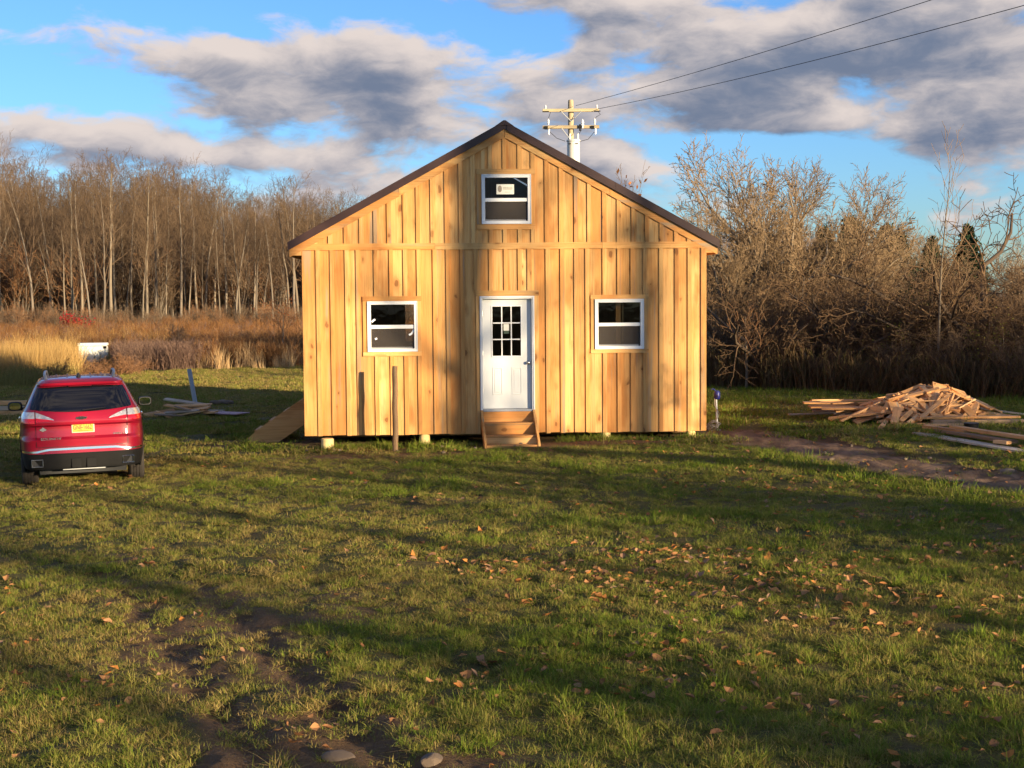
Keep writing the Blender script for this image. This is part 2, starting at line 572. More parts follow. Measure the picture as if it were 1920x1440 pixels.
def ground_mat():
    m, t = new_mat('lawn_soil')
    P = t.n('ShaderNodeTexCoord').outputs['Object']
    dm = t.n('ShaderNodeAttribute', attribute_name='dirt').outputs['Fac']
    n1 = t.noise(P, 0.5, 5.0); n2 = t.noise(P, 5.0, 6.0, 0.65); n3 = t.noise(P, 28.0, 6.0, 0.7)
    grass = t.mix(t.ss(n1, 0.35, 0.65), (0.075, 0.080, 0.020), (0.135, 0.105, 0.034))
    grass = t.mix(t.ss(n2, 0.4, 0.7), grass, (0.10, 0.072, 0.032))
    soil = t.mix(n2, (0.115, 0.064, 0.030), (0.22, 0.135, 0.068))
    soil = t.mix(t.m('MULTIPLY', t.ss(n3, 0.5, 0.75), 0.5), soil, (0.040, 0.025, 0.016))
    f = t.ss(t.m('ADD', dm, t.m('MULTIPLY', t.m('SUBTRACT', n2, 0.5), 0.5)), 0.25, 0.6)
    far = t.ss(t.n('ShaderNodeSeparateXYZ', {0: P}).outputs[1], 58.0, 75.0)
    grass = t.mix(far, grass, (0.20, 0.115, 0.045))
    c = t.mix(f, grass, soil)
    h = t.m('ADD', t.m('MULTIPLY', n3, 0.5), n2)
    b = t.n('ShaderNodeBump', {'Strength': 1.0, 'Distance': 0.09, 'Height': h}).outputs[0]
    finish(t, **{'Base Color': c, 'Roughness': 0.95, 'Normal': b, 'Specular IOR Level': 0.15})
    return m


xs = graded(-9.5, 9.5, 0.095, -420, 420)
ys = graded(6.7, 27.0, 0.095, -140, 900)
me = grid_mesh('ground', xs, ys, height)
at = me.attributes.new('dirt', 'FLOAT', 'POINT')
XX, YY = np.meshgrid(xs, ys)
at.data.foreach_set('value', dirt_mask(XX, YY).ravel().astype(np.float32))
me.materials.append(ground_mat())
me.polygons.foreach_set('use_smooth', [True] * len(me.polygons))
ground = link(bpy.data.objects.new('ground', me))
tag(ground, 'rough lawn with worn muddy patches round the wooden house', 'ground', kind='structure')


def path_mat():
    m, t = new_mat('packed_dirt')
    P = t.n('ShaderNodeTexCoord').outputs['Object']
    st = t.n('ShaderNodeMapping', {'Vector': P, 'Rotation': (0, 0, R(28)), 'Scale': (1.0, 0.28, 1.0)}).outputs[0]
    n1 = t.noise(st, 3.0, 6.0, 0.6); n2 = t.noise(P, 22.0, 6.0, 0.7)
    c = t.mix(t.ss(n1, 0.35, 0.68), (0.11, 0.066, 0.038), (0.29, 0.18, 0.105))
    c = t.mix(t.m('MULTIPLY', t.ss(n2, 0.5, 0.8), 0.6), c, (0.26, 0.19, 0.14))
    h = t.m('ADD', n1, t.m('MULTIPLY', n2, 0.6))
    b = t.n('ShaderNodeBump', {'Strength': 0.9, 'Distance': 0.06, 'Height': h}).outputs[0]
    finish(t, **{'Base Color': c, 'Roughness': 0.95, 'Normal': b, 'Specular IOR Level': 0.15})
    return m


rp = np.random.RandomState(3)
K = 14
NP_ = 160
pu, pl = resample(PATH_U, NP_), resample(PATH_L, NP_)
ed1 = (fbm(np.arange(NP_) * 0.17, np.zeros(NP_) + 2.2, 4) - 0.5) * 0.5
ed2 = (fbm(np.arange(NP_) * 0.17 + 40, np.zeros(NP_) + 9.2, 4) - 0.5) * 0.5
tt = np.linspace(0, 1, K)
co = []
for i in range(NP_):
    a, b = pu[i], pl[i]
    d = (b - a)
    a2 = a + d * ed1[i]; b2 = b - d * ed2[i]
    for s in tt:
        co.append((*(a2 * (1 - s) + b2 * s), 0))
co = np.array(co)
co[:, 2] = height(co[:, 0], co[:, 1]) + 0.012 + 0.03 * (fbm(co[:, 0] * 4, co[:, 1] * 4, 3) - 0.5)
edge = (np.tile(np.arange(K), NP_) == 0) | (np.tile(np.arange(K), NP_) == K - 1)
co[edge, 2] -= 0.03
i = np.arange(NP_ * K).reshape(NP_, K)
q = np.stack([i[:-1, :-1], i[1:, :-1], i[1:, 1:], i[:-1, 1:]], -1).reshape(-1, 4)[:, ::-1]
me = quad_mesh('dirt_path', co, q)
me.materials.append(path_mat())
me.polygons.foreach_set('use_smooth', [True] * len(me.polygons))
tag(link(bpy.data.objects.new('dirt_path', me)), 'bare brown dirt track curving from the house corner to the right edge', 'path', kind='structure')

# ------------------------------------------------------------------ the house
HX, HY, HYAW = -0.101716, 25.8147, 0.0545571
house = empty('wooden_house', (HX, HY, 0), HYAW)
tag(house, 'new board and batten pine house with brown metal gable roof', 'house')
HW = 3.66
Z0, ZB0, ZB1 = 0.17, 3.512, 3.625            # foot of the boards, belt board
APEX, SLOPE = 5.66, 0.549                    # underside line of the roof
rh = random.Random(11)


def rake(u, drop=0.0):
    return APEX - drop - SLOPE * abs(u)


OPEN = [(-2.499, -1.599, 1.676, 2.589), (1.620, 2.515, 1.682, 2.593), (-0.475, 0.517, 0.0, 2.664), (-0.420, 0.473, 3.960, 4.853)]


def board_piece(name, a, b, zlo, zhi, y0, y1, mat, gable=False, drop=0.05):
    """one upright board, its top cut to the rake in the gable"""
    if b - a < 0.012 or zhi - zlo < 0.02:
        return
    t1, t2 = (min(zhi, rake(a, drop)), min(zhi, rake(b, drop))) if gable else (zhi, zhi)
    if max(t1, t2) - zlo < 0.02:
        return
    t1 = max(t1, zlo + 0.005); t2 = max(t2, zlo + 0.005)
    poly = [(a, zlo), (b, zlo), (b, t2)]
    if gable and a < 0 < b and zhi > APEX - drop - 0.01:
        poly.append((0, rake(0, drop)))
    poly.append((a, t1))
    mb = MB().prism(poly, y0, y1)
    mb.obj(name, mat, house)


LOW = [-3.414, -3.156, -2.888, -2.691, -2.375, -2.10, -1.843, -1.60, -1.313, -1.076, -0.815, -0.574, -0.298, -0.031, 0.224, 0.393,
       0.73, 0.987, 1.243, 1.445, 1.763, 2.027, 2.276, 2.505, 2.80, 3.081, 3.318, 3.57]
TOP = [-3.439, -3.177, -2.9, -2.62, -2.372, -2.128, -1.841, -1.601, -1.348, -1.093, -0.834, -0.618, -0.30, -0.04, 0.228, 0.465,
       0.714, 0.975, 1.246, 1.485, 1.761, 2.028, 2.291, 2.54, 2.803, 3.074, 3.31]
BW = 0.074


def wall_boards(bats, zlo, zhi, opens, gable):
    cs = [-HW] + [b + BW / 2 for b in bats] + [HW]
    for a, b in zip(cs[:-1], cs[1:]):
        a2, b2 = a + 0.002, b - 0.002
        jag = rh.uniform(-0.012, 0.006)
        cuts = [(max(a2, o[0]), min(b2, o[1]), o) for o in opens if o[1] > a2 and o[0] < b2]
        if not cuts:
            board_piece('board', a2, b2, zlo + (0 if gable else jag), zhi, 0.0, 0.022, M_wood, gable)
            continue
        c0, c1, o = cuts[0]
        if c0 - a2 > 0.012: board_piece('board', a2, c0, zlo + (0 if gable else jag), zhi, 0.0, 0.022, M_wood, gable)
        if b2 - c1 > 0.012: board_piece('board', c1, b2, zlo + (0 if gable else jag), zhi, 0.0, 0.022, M_wood, gable)
        if o[2] - zlo > 0.03: board_piece('board', c0, c1, zlo + (0 if gable else jag), o[2], 0.0, 0.022, M_wood, gable)
        if zhi - o[3] > 0.03: board_piece('board', c0, c1, o[3], zhi, 0.0, 0.022, M_wood, gable)


wall_boards(LOW, Z0, 3.56, OPEN[:3], False)
wall_boards(TOP, 3.564, 6.0, OPEN[3:], True)
TRIM = [(-2.584, -1.528, 1.598, 2.677), (1.542, 2.603, 1.613, 2.671), (-0.545, 0.60, 0.0, 2.765), (-0.51, 0.55, 3.863, 4.948)]


def wall_battens(bats, zlo, zhi, trims, gable):
    for b in bats:
        th = 0.024
        wd = BW + rh.uniform(-0.006, 0.004)
        le = rh.uniform(-0.004, 0.004)
        a, c = b + le, b + le + wd
        hit = [t for t in trims if t[1] > a and t[0] < c]
        z1 = zlo + (0 if gable else rh.uniform(-0.012, 0.006))
        if not hit:
            board_piece('batten', a, c, z1, zhi, -th, -0.001, M_wood, gable, 0.145)
        else:
            t = hit[0]
            if t[2] - z1 > 0.05: board_piece('batten', a, c, z1, t[2], -th, -0.001, M_wood, gable, 0.145)
            if zhi - t[3] > 0.05: board_piece('batten', a, c, t[3], zhi, -th, -0.001, M_wood, gable, 0.145)


wall_battens(LOW[:-1], Z0, ZB0, TRIM[:3], False)
board_piece('corner_board', 3.566, HW + 0.004, Z0 + 0.006, ZB0, -0.027, -0.001, M_wood)
wall_battens(TOP, ZB1, 6.0, TRIM[3:], True)

# belt board in three lengths, rake boards, eave returns
for a, b in ((-3.842, -1.27), (-1.266, 1.76), (1.764, 3.842)):
    MB().box(a, b, -0.028, -0.0015, ZB0 + rh.uniform(-0.003, 0.003), ZB1 + rh.uniform(-0.003, 0.003)).obj('belt_board', M_woodx, house)
for s in (-1, 1):
    for (u0, u1) in ((0.004, 1.9), (1.906, 3.86)):
        poly = [(s * u0, rake(u0, 0.15)), (s * u1, rake(u1, 0.15)), (s * u1, rake(u1, 0.003)), (s * u0, rake(u0, 0.003))]
        o = MB().prism([(0, 0)] * 0 + poly, -0.032, -0.0015).obj('rake_board', M_woodx, house)
    MB().box(min(s * 3.664, s * 3.852), max(s * 3.664, s * 3.852), -0.026, 0.01, 3.42, 3.508).obj('eave_return', M_woodx, house)
    # eave soffit and fascia running back along the side
    MB().box(min(s * 3.664, s * 3.85), max(s * 3.664, s * 3.85), 0.012, 6.7, 3.43, 3.46).obj('soffit', M_woody, house)
    MB().box(min(s * 3.853, s * 3.873), max(s * 3.853, s * 3.873), -0.03, 6.72, 3.40, 3.545).obj('fascia_board', M_woody, house)
    # window and door casings are added below

# metal roof: two slopes with raised ribs, edge trim and ridge cap
RT = 0.125
for s in (-1, 1):
    mb = MB()
    u1 = 3.89
    poly = [(0.0, rake(0)), (s * u1, rake(u1)), (s * u1, rake(u1) + RT), (0.0, rake(0) + RT)]
    mb.prism(poly, -0.055, 6.8)
    rib = mb.obj('roof_slope', M_roof, house)
    mr = MB()
    y = 0.25
    while y < 6.7:
        p = [(y - 0.03, 0.0), (y - 0.012, 0.022), (y + 0.012, 0.022), (y + 0.03, 0.0)]
        vs = []
        for u in (0.05, u1):
            vs += [(s * u, yy, rake(u) + RT + 0.002 + zz) for yy, zz in p]
        mr.add(vs, [(0, 1, 2, 3), (4, 7, 6, 5), (0, 4, 5, 1), (1, 5, 6, 2), (2, 6, 7, 3)])
        y += 0.305
    mr.obj('roof_ribs', M_roof, rib)
    # gable edge trim in two overlapping lengths: a folded strip, its joint showing as a darker step
    for k, (ua, ub, d) in enumerate(((0.05, 2.02, 0.0), (2.0, 3.90, 0.004))):
        poly = [(s * ua, rake(ua) - 0.012), (s * ub, rake(ub) - 0.012), (s * ub, rake(ub) + RT + 0.012), (s * ua, rake(ua) + RT + 0.012)]
        MB().prism(poly, -0.075 - d, -0.057).obj('edge_trim', M_roof, rib)
mb = MB()
capw = 0.17
pl_ = [(-capw, rake(capw) + RT + 0.014), (-0.02, rake(0.02) + RT + 0.035), (0.02, rake(0.02) + RT + 0.035), (capw, rake(capw) + RT + 0.014), (0, rake(0) + RT - 0.06)]
mb.prism(pl_, -0.086, 6.85)
mb.obj('ridge_cap', M_roof, house)


# casings round the openings
def casing(t, o, name, sill=True):
    e = 0.029
    MB().box(t[0] + 0.0, t[1], -e, -0.0015, o[3] + 0.003, t[3]).obj(name, M_woodx, house)
    if sill:
        MB().box(t[0], t[1], -e, -0.0015, t[2], o[2] - 0.003).obj(name, M_woodx, house)
    zb, zt = (o[2] - 0.0015 if sill else Z0), o[3] + 0.0015
    MB().box(t[0] + 0.004, o[0] - 0.003, -e + 0.003, -0.0015, zb, zt).obj(name, M_wood, house)
    MB().box(o[1] + 0.003, t[1] - 0.004, -e + 0.003, -0.0015, zb, zt).obj(name, M_wood, house)


for t_, o_, sl in ((TRIM[0], OPEN[0], True), (TRIM[1], OPEN[1], True), (TRIM[3], OPEN[3], True), ((-0.545, 0.60, 0.0, 2.765), (-0.475, 0.517, 0.58, 2.664), False)):
    casing(t_, o_, 'casing_board', sl)


def make_window(o, rail_z0, rail_z1, label):
    a, b, z0, z1 = o
    w = 0.062
    f = MB()
    y0, y1 = -0.040, 0.075
    f.box(a, b, y0, y1, z1 - w, z1); f.box(a, b, y0, y1, z0, z0 + w * 0.9)
    f.box(a, a + w, y0, y1, z0 + w * 0.9, z1 - w); f.box(b - w, b, y0, y1, z0 + w * 0.9, z1 - w)
    fr = f.obj('window', M_white, house, bevel=0.004)
    fr['label'] = label
    # nailing lip seen as a thin line round the frame
    g = MB()
    for (p, q, r_, s_) in ((a - 0.0, a + 0.012, z0, z1), (b - 0.012, b, z0, z1)):
        g.box(p, q, y0 - 0.010, y0 - 0.001, r_ + 0.002, s_ - 0.002)
    g.box(a + 0.013, b - 0.013, y0 - 0.010, y0 - 0.001, z1 - 0.014, z1 - 0.002)
    g.box(a + 0.013, b - 0.013, y0 - 0.010, y0 - 0.001, z0 + 0.002, z0 + 0.014)
    g.obj('frame_lip', M_white, fr)
    MB().box(a + w + 0.001, b - w - 0.001, -0.018, 0.03, rail_z0, rail_z1).obj('meeting_rail', M_white, fr, bevel=0.004)
    MB().box(a + w + 0.001, b - w - 0.03, 0.004, 0.05, z0 + w * 0.9 + 0.001, z0 + w * 0.9 + 0.030).obj('sash_rail', M_white, fr, bevel=0.003)
    MB().add([(a + w, 0.008, rail_z1), (b - w, 0.008, rail_z1), (b - w, 0.008, z1 - w), (a + w, 0.008, z1 - w)], [(0, 1, 2, 3)]).obj('pane', M_glass, fr)
    MB().add([(a + w, 0.052, z0 + w), (b - w, 0.052, z0 + w), (b - w, 0.052, rail_z0), (a + w, 0.052, rail_z0)], [(0, 1, 2, 3)]).obj('pane', M_glass, fr)
    MB().add([(a + w, 0.0, z0 + w), (b - w, 0.0, z0 + w), (b - w, 0.0, rail_z0), (a + w, 0.0, rail_z0)], [(0, 1, 2, 3)]).obj('insect_screen', M_screen, fr)
    return fr


w_l = make_window(OPEN[0], 2.092, 2.160, 'white double hung window left of the door, with short white strokes on the glass')
w_r = make_window(OPEN[1], 2.100, 2.162, 'white double hung window right of the door')
w_g = make_window(OPEN[3], 4.363, 4.427, 'white double hung window in the gable with a maker sticker')

# paper sticker in the gable window: a dark oval mark and grey print lines
sg = MB(); sg.box(-0.150, 0.168, -0.004, 0.002, 4.495, 4.675)
M_paper = plain('sticker_paper', (0.74, 0.72, 0.62), 0.6, var=0.05)
M_print = plain('sticker_print', (0.30, 0.25, 0.20), 0.6)
M_printl = plain('sticker_grey_print', (0.48, 0.45, 0.38), 0.6)
st = sg.obj('sticker', M_paper, w_g)
ov = MB()
ov.add([(-0.088 + 0.036 * math.cos(a), -0.0065, 4.592 + 0.060 * math.sin(a)) for a in np.linspace(0, 2 * math.pi, 20, endpoint=False)], [tuple(range(20))])
ov.obj('sticker_emblem', M_print, w_g)
pr = MB()
x = -0.032
rr = random.Random(5)
while x < 0.135:
    ww = rr.uniform(0.010, 0.018)
    pr.box(x, x + ww, -0.0062, -0.0045, 4.592, 4.622 + rr.uniform(-0.004, 0.004)); x += ww + 0.005
for zz, xa, xb in ((4.578, -0.03, 0.13), (4.535, 0.0, 0.10)):
    pr.box(xa, xb, -0.0062, -0.0045, zz - 0.005, zz + 0.005)
pr.obj('sticker_lettering', M_printl, w_g)
# short white strokes on the left window
for pts in (((-2.424, 2.215), (-2.385, 2.250), (-2.36, 2.262)), ((-1.668, 2.075), (-1.685, 2.03), (-1.715, 1.995), (-1.755, 1.975)), ((-2.368, 1.905), (-2.33, 1.921))):
    tp = MB()
    n = len(pts)
    vs = []
    for i, (u, z) in enumerate(pts):
        k = 0.017
        du = pts[min(i + 1, n - 1)][0] - pts[max(i - 1, 0)][0]; dz = pts[min(i + 1, n - 1)][1] - pts[max(i - 1, 0)][1]
        l = math.hypot(du, dz)
        vs += [(u - dz / l * k, -0.004, z + du / l * k), (u + dz / l * k, -0.004, z - du / l * k)]
    tp.add(vs, [(2 * i, 2 * i + 1, 2 * i + 3, 2 * i + 2) for i in range(n - 1)])
    tp.obj('white_stroke', plain('stroke_white', (0.85, 0.85, 0.86), 0.5, var=0.02), w_l)

# ---- door
da, db, dz0, dz1 = -0.475, 0.517, 0.584, 2.664
fr = MB()
jw = 0.05
fr.box(da, da + jw, -0.042, 0.13, dz0, dz1); fr.box(db - jw, db, -0.042, 0.13, dz0, dz1); fr.box(da + jw, db - jw, -0.042, 0.13, dz1 - jw, dz1)
door_frame = fr.obj('door_frame', M_white, house, bevel=0.004)
ml = MB()
ml.box(da + 0.004, da + 0.026, -0.056, -0.043, dz0 + 0.002, dz1 - 0.004); ml.box(db - 0.026, db - 0.004, -0.056, -0.043, dz0 + 0.002, dz1 - 0.004)
ml.box(da + 0.027, db - 0.027, -0.056, -0.043, dz1 - 0.026, dz1 - 0.004)
ml.obj('brick_moulding', M_white, door_frame, bevel=0.003)
MB().box(da + jw + 0.001, db - jw - 0.001, -0.05, 0.12, dz0 - 0.012, dz0 + 0.028).obj('threshold', M_alu, door_frame)
sa, sb, sz0, sz1 = da + jw + 0.004, db - jw - 0.004, dz0 + 0.034, dz1 - jw - 0.004
ga, gb, gz0, gz1 = -0.244, 0.271, 1.579, 2.474
ys0, ys1 = 0.052, 0.097
d = MB()
d.box(sa, ga, ys0, ys1, sz0, sz1); d.box(gb, sb, ys0, ys1, sz0, sz1); d.box(ga, gb, ys0, ys1, gz1, sz1); d.box(ga, gb, ys0, ys1, sz0, gz0)
door = d.obj('door', M_door, house)
door['label'] = 'white entry door with nine panes over two panels'
li = MB()   # glazing rim and bars
rw = 0.022
li.box(ga - rw, gb + rw, 0.040, 0.051, gz1, gz1 + rw); li.box(ga - rw, gb + rw, 0.040, 0.051, gz0 - rw, gz0)
li.box(ga - rw, ga, 0.040, 0.051, gz0, gz1); li.box(gb, gb + rw, 0.040, 0.051, gz0, gz1)
li.obj('glazing_rim', M_white, door, bevel=0.003)
cw, ch = (gb - ga) / 3, (gz1 - gz0) / 3
mu = MB()
for i in (1, 2):
    mu.box(ga + cw * i - 0.010, ga + cw * i + 0.010, 0.048, 0.066, gz0, gz1)
for j in (1, 2):
    for i in range(3):
        mu.box(ga + cw * i + 0.0105, ga + cw * (i + 1) - 0.0105, 0.0485, 0.0655, gz0 + ch * j - 0.010, gz0 + ch * j + 0.010)
mu.obj('glazing_bars', M_white, door)
for i in range(3):
    for j in range(3):
        x0, x1 = ga + cw * i, ga + cw * (i + 1); z0, z1 = gz0 + ch * j, gz0 + ch * (j + 1)
        MB().add([(x0, 0.07, z0), (x1, 0.07, z0), (x1, 0.07, z1), (x0, 0.07, z1)], [(0, 1, 2, 3)]).obj('pane', M_glass, door)
MB().box(-0.040, 0.060, 0.060, 0.064, 2.035, 2.155).obj('paper_tag', M_paper, door)
MB().box(-0.038, 0.058, 0.060, 0.064, 1.980, 2.030).obj('paper_tag', plain('dark_green_print', (0.05, 0.08, 0.05), 0.6), door)
for (pa, pb) in ((-0.25, -0.065), (0.104, 0.285)):
    pn = MB()
    z0, z1, k = 0.872, 1.369, 0.018
    pn.box(pa, pb, 0.0445, 0.0515, z1 - k, z1); pn.box(pa, pb, 0.0445, 0.0515, z0, z0 + k)
    pn.box(pa, pa + k, 0.0445, 0.0515, z0 + k, z1 - k); pn.box(pb - k, pb, 0.0445, 0.0515, z0 + k, z1 - k)
    pn.box(pa + 0.036, pb - 0.036, 0.046, 0.0515, z0 + 0.04, z1 - 0.04)
    pn.obj('door_panel', M_door, door, bevel=0.003)
kb = MB()
prof = [(0.052, 0.036), (0.044, 0.036), (0.043, 0.014), (0.016, 0.014), (0.008, 0.026), (-0.006, 0.031), (-0.018, 0.026), (-0.024, 0.010)]
kb.tube([(0.405, y, 1.452) for y, r in prof], [r for y, r in prof], 16)
kb.obj('door_knob', M_steel, door, smooth=True)
for z in (0.95, 1.62, 2.35):
    MB().tube([(sa - 0.001, 0.046, z - 0.045), (sa - 0.001, 0.046, z + 0.045)], 0.007, 8).obj('hinge', M_steel, door)

# ---- shell behind the boards, floor, piers
def wall_box(name, *b, mat=M_inner):
    return MB().box(*b).obj(name, mat, house)


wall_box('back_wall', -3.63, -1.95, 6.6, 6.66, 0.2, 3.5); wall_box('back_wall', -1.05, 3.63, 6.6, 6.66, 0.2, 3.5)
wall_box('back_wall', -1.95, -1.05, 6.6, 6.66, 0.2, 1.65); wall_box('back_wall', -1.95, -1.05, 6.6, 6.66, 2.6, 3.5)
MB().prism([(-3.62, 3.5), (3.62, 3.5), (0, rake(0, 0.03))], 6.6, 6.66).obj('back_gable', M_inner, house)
for s in (-1, 1):
    sw = MB()
    sw.box(min(s * 3.63, s * 3.655), max(s * 3.63, s * 3.655), 0.023, 6.66, Z0, 3.55)
    y = 0.25
    while y < 6.5:
        x0, x1 = sorted((s * 3.656, s * 3.680)); sw.box(x0, x1, y, y + 0.075, Z0, 3.42); y += 0.27
    sw.obj('side_wall', M_wood, house)
    # studs seen through the windows
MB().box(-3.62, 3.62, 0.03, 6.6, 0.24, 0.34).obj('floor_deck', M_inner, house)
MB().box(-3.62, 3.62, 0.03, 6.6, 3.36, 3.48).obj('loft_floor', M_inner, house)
for u in (-3.3, -1.2, 0.9, 2.9):
    MB().box(u - 0.02, u + 0.02, 0.03, 0.16, 0.35, 3.35).obj('stud', M_wood, house)
MB().box(2.045, 2.135, 0.30, 0.34, 0.35, 3.35).obj('stud', M_wood, house)
MB().box(2.165, 2.185, 0.30, 0.44, 0.35, 3.35).obj('stud', M_wood, house)
MB().box(-3.6, 3.6, 0.75, 6.3, 0.06, 0.165).obj('floor_beam', M_inner, house)
PIERS = [(-3.24, -0.02, 0.115), (-1.50, 0.12, 0.10), (1.82, 0.10, 0.10), (3.40, 0.12, 0.09), (-3.3, 3.6, 0.11), (3.3, 3.6, 0.11), (-3.3, 6.3, 0.11), (3.3, 6.3, 0.11), (0.2, 3.6, 0.11)]
for k, (u, yl, r) in enumerate(PIERS):
    wx = HX + u * math.cos(HYAW) - yl * math.sin(HYAW); wy = HY + u * math.sin(HYAW) + yl * math.cos(HYAW)
    g0 = hz(wx, wy) - 0.12
    yy = yl - (0.14 if k == 0 else 0.0)
    pts = [(u, yy, g0), (u + 0.004, yy, g0 + 0.1), (u, yy, 0.115), (u, yy, 0.135 if k == 0 else 0.165)]
    mp = MB().tube(pts, [r * 1.04, r, r * 0.985, r * 0.9], 20)
    smooth_angle(mp.obj('pier', M_peel, house))

# ---- front steps
gz = hz(0.0, 25.0)
steps = empty('front_steps', (HX + 0.03, HY - 0.036, 0), HYAW + R(3.0))
tag(steps, 'plain pine steps with two stringers below the white front door', 'steps')
for s in (-1, 1):
    poly = [(-0.012, 0.60), (-0.05, 0.60), (-0.80, 0.06), (-0.845, gz - 0.02), (-0.60, gz - 0.02), (-0.012, 0.33)]
    x0, x1 = (-0.505, -0.467) if s < 0 else (0.447, 0.485)
    MB().prismx(poly, x0, x1).obj('stringer', M_woody, steps)
for (y0, y1, z) in ((-0.29, -0.020, 0.385), (-0.55, -0.27, 0.180)):
    MB().box(-0.465, 0.445, y0, y1, z - 0.032, z).obj('tread', M_woodx, steps, bevel=0.003)
MB().box(-0.465, 0.445, -0.80, -0.53, gz - 0.01, gz + 0.030).obj('tread', M_woodx, steps, bevel=0.003)
MB().box(-0.465, 0.445, -0.040, -0.014, 0.387, 0.57).obj('riser', M_woodx, steps)
MB().box(-0.465, 0.445, -0.293, -0.268, 0.183, 0.351).obj('riser', M_woodx, steps)
MB().box(-0.465, 0.445, -0.552, -0.528, gz + 0.033, 0.146).obj('riser', M_woodx, steps)

# ---- side steps at the left wall
ss = empty('side_steps', (HX - 3.70, HY + 1.35, 0), HYAW)
tag(ss, 'wide pine steps against the left side of the house', 'steps')
gs = hz(HX - 4.6, HY + 1.3)
for y0 in (0.0, 1.0):
    poly = [(-0.002, 0.87), (-1.10, gs + 0.23), (-1.26, gs + 0.09), (-1.20, gs - 0.02), (-0.72, gs - 0.02), (-0.002, 0.36)]
    MB().prism(poly, y0, y0 + 0.04).obj('stringer', M_woodx, ss)
for (x0, x1, z) in ((-0.31, -0.02, 0.63), (-0.59, -0.30, 0.455), (-0.87, -0.58, 0.28), (-1.14, -0.86, 0.10)):
    MB().box(x0, x1, 0.042, 0.998, z, z + 0.036).obj('tread', M_woody, ss, bevel=0.003)

# ---- leaning fence post in front of the wall
px_, py_ = -2.07, 25.02
gp = hz(px_, py_)
pb = MB()
zs = np.linspace(-0.15, 1.50, 12)
rp2 = random.Random(4)
pb.tube([(rp2.uniform(-0.006, 0.006) + 0.004 * z, rp2.uniform(-0.006, 0.006), z) for z in zs], [0.052 - 0.006 * (z / 1.5) + rp2.uniform(-0.002, 0.002) for z in zs], 14)
o = pb.obj('fence_post', M_post, loc=(px_, py_, gp))
smooth_angle(o, 50)
tag(o, 'lone weathered round wooden post before the left wall of the house', 'post')

# ---- hydrant pipe with blue cap at the right corner
hx, hy = 3.93, 27.35
gh = hz(hx, hy)
hyd = empty('yard_hydrant', (hx, hy, gh))
tag(hyd, 'white upright pipe with blue head and tangled cord at house corner', 'hydrant')
smooth_angle(MB().tube([(0.03, 0, -0.1), (0.015, 0, 0.3), (0.0, 0, 0.62)], 0.021, 12).obj('pipe', M_whitepipe, hyd))
hb = MB()
hb.tube([(0.015, 0, 0.60), (0.015, 0, 0.615), (0.02, 0, 0.66), (0.02, 0, 0.72), (0.015, 0, 0.755), (0.01, 0, 0.765)], [0.05, 0.060, 0.064, 0.062, 0.045, 0.016], 16)
hb.tube([(0.015, -0.07, 0.68), (0.015, -0.115, 0.665), (0.015, -0.125, 0.64)], 0.018, 8)
hb.tube([(0.02, 0.0, 0.74), (-0.05, 0.0, 0.80), (-0.09, 0.0, 0.79)], 0.012, 8)
smooth_angle(hb.obj('hydrant_head', M_blue, hyd))
cr = MB()
rc = random.Random(9)
pts = []
for i in range(120):
    a = i * 0.42
    rad = 0.075 + 0.035 * math.sin(i * 0.31) + 0.02 * math.sin(i * 1.7)
    pts.append((-0.05 + rad * math.cos(a) * 1.1, -0.06 + 0.035 * math.sin(a * 0.7), 0.08 + 0.075 * math.sin(a) * (0.8 + 0.3 * math.sin(i * 0.13)) + 0.06 * math.sin(i * 0.05)))
cr.tube(pts, 0.0065, 6)
cr.obj('cord_coil', M_rope, hyd, smooth=True)
cr = MB().tube([(-0.03, -0.03, 0.62), (-0.04, -0.035, 0.5), (0.0, -0.03, 0.42), (0.055, -0.03, 0.34), (0.04, -0.03, 0.25), (-0.02, -0.04, 0.2), (-0.10, -0.05, 0.17)], 0.0065, 6)
cr.obj('cord_lead', M_rope, hyd, smooth=True)

# ------------------------------------------------------------------ the red car
def paint_mat():
    m, t = new_mat('red_metallic_paint')
    lw = t.n('ShaderNodeLayerWeight', {'Blend': 0.35})
    c = t.mix(lw.outputs['Facing'], (0.30, 0.005, 0.022), (0.09, 0.002, 0.011))
    fl = t.noise(t.n('ShaderNodeTexCoord').outputs['Object'], 2500.0, 1.0)
    dirt = t.noise(t.n('ShaderNodeTexCoord').outputs['Object'], 3.0, 5.0)
    finish(t, **{'Base Color': c, 'Metallic': 0.0, 'Roughness': t.m('MULTIPLY_ADD', dirt, 0.12, 0.34), 'Coat Weight': 0.7, 'Coat Roughness': 0.05, 'Specular IOR Level': 0.25})
    return m


M_paint = paint_mat()
M_clad = plain('grey_black_cladding', (0.012, 0.0115, 0.011), 0.7, var=0.25, scale=5, spec=0.15)
M_cglass = plain('tinted_car_glass', (0.006, 0.006, 0.008), 0.04, var=0.0, coat=0.3)
M_chrome = plain('chrome', (0.78, 0.77, 0.75), 0.14, metal=1.0, var=0.03)
M_redlens = plain('red_lamp_lens', (0.55, 0.006, 0.010), 0.12, var=0.1, coat=0.8)
M_clearlens = plain('clear_lamp_lens', (0.62, 0.58, 0.54), 0.14, metal=0.5, var=0.75, scale=22, coat=0.8)
M_tyre = plain('tyre_rubber', (0.035, 0.028, 0.022), 0.85, var=0.3, scale=12, bump=0.2)
M_rim = plain('alloy_rim', (0.45, 0.45, 0.46), 0.3, metal=1.0)
M_plate = plain('yellow_plate', (0.80, 0.44, 0.05), 0.4, var=0.05)
M_platef = plain('plate_frame', (0.70, 0.62, 0.45), 0.4, var=0.05)
M_ink = plain('dark_blue_ink', (0.01, 0.012, 0.03), 0.5)
M_rail = plain('grey_rail', (0.20, 0.20, 0.21), 0.4, metal=0.6)
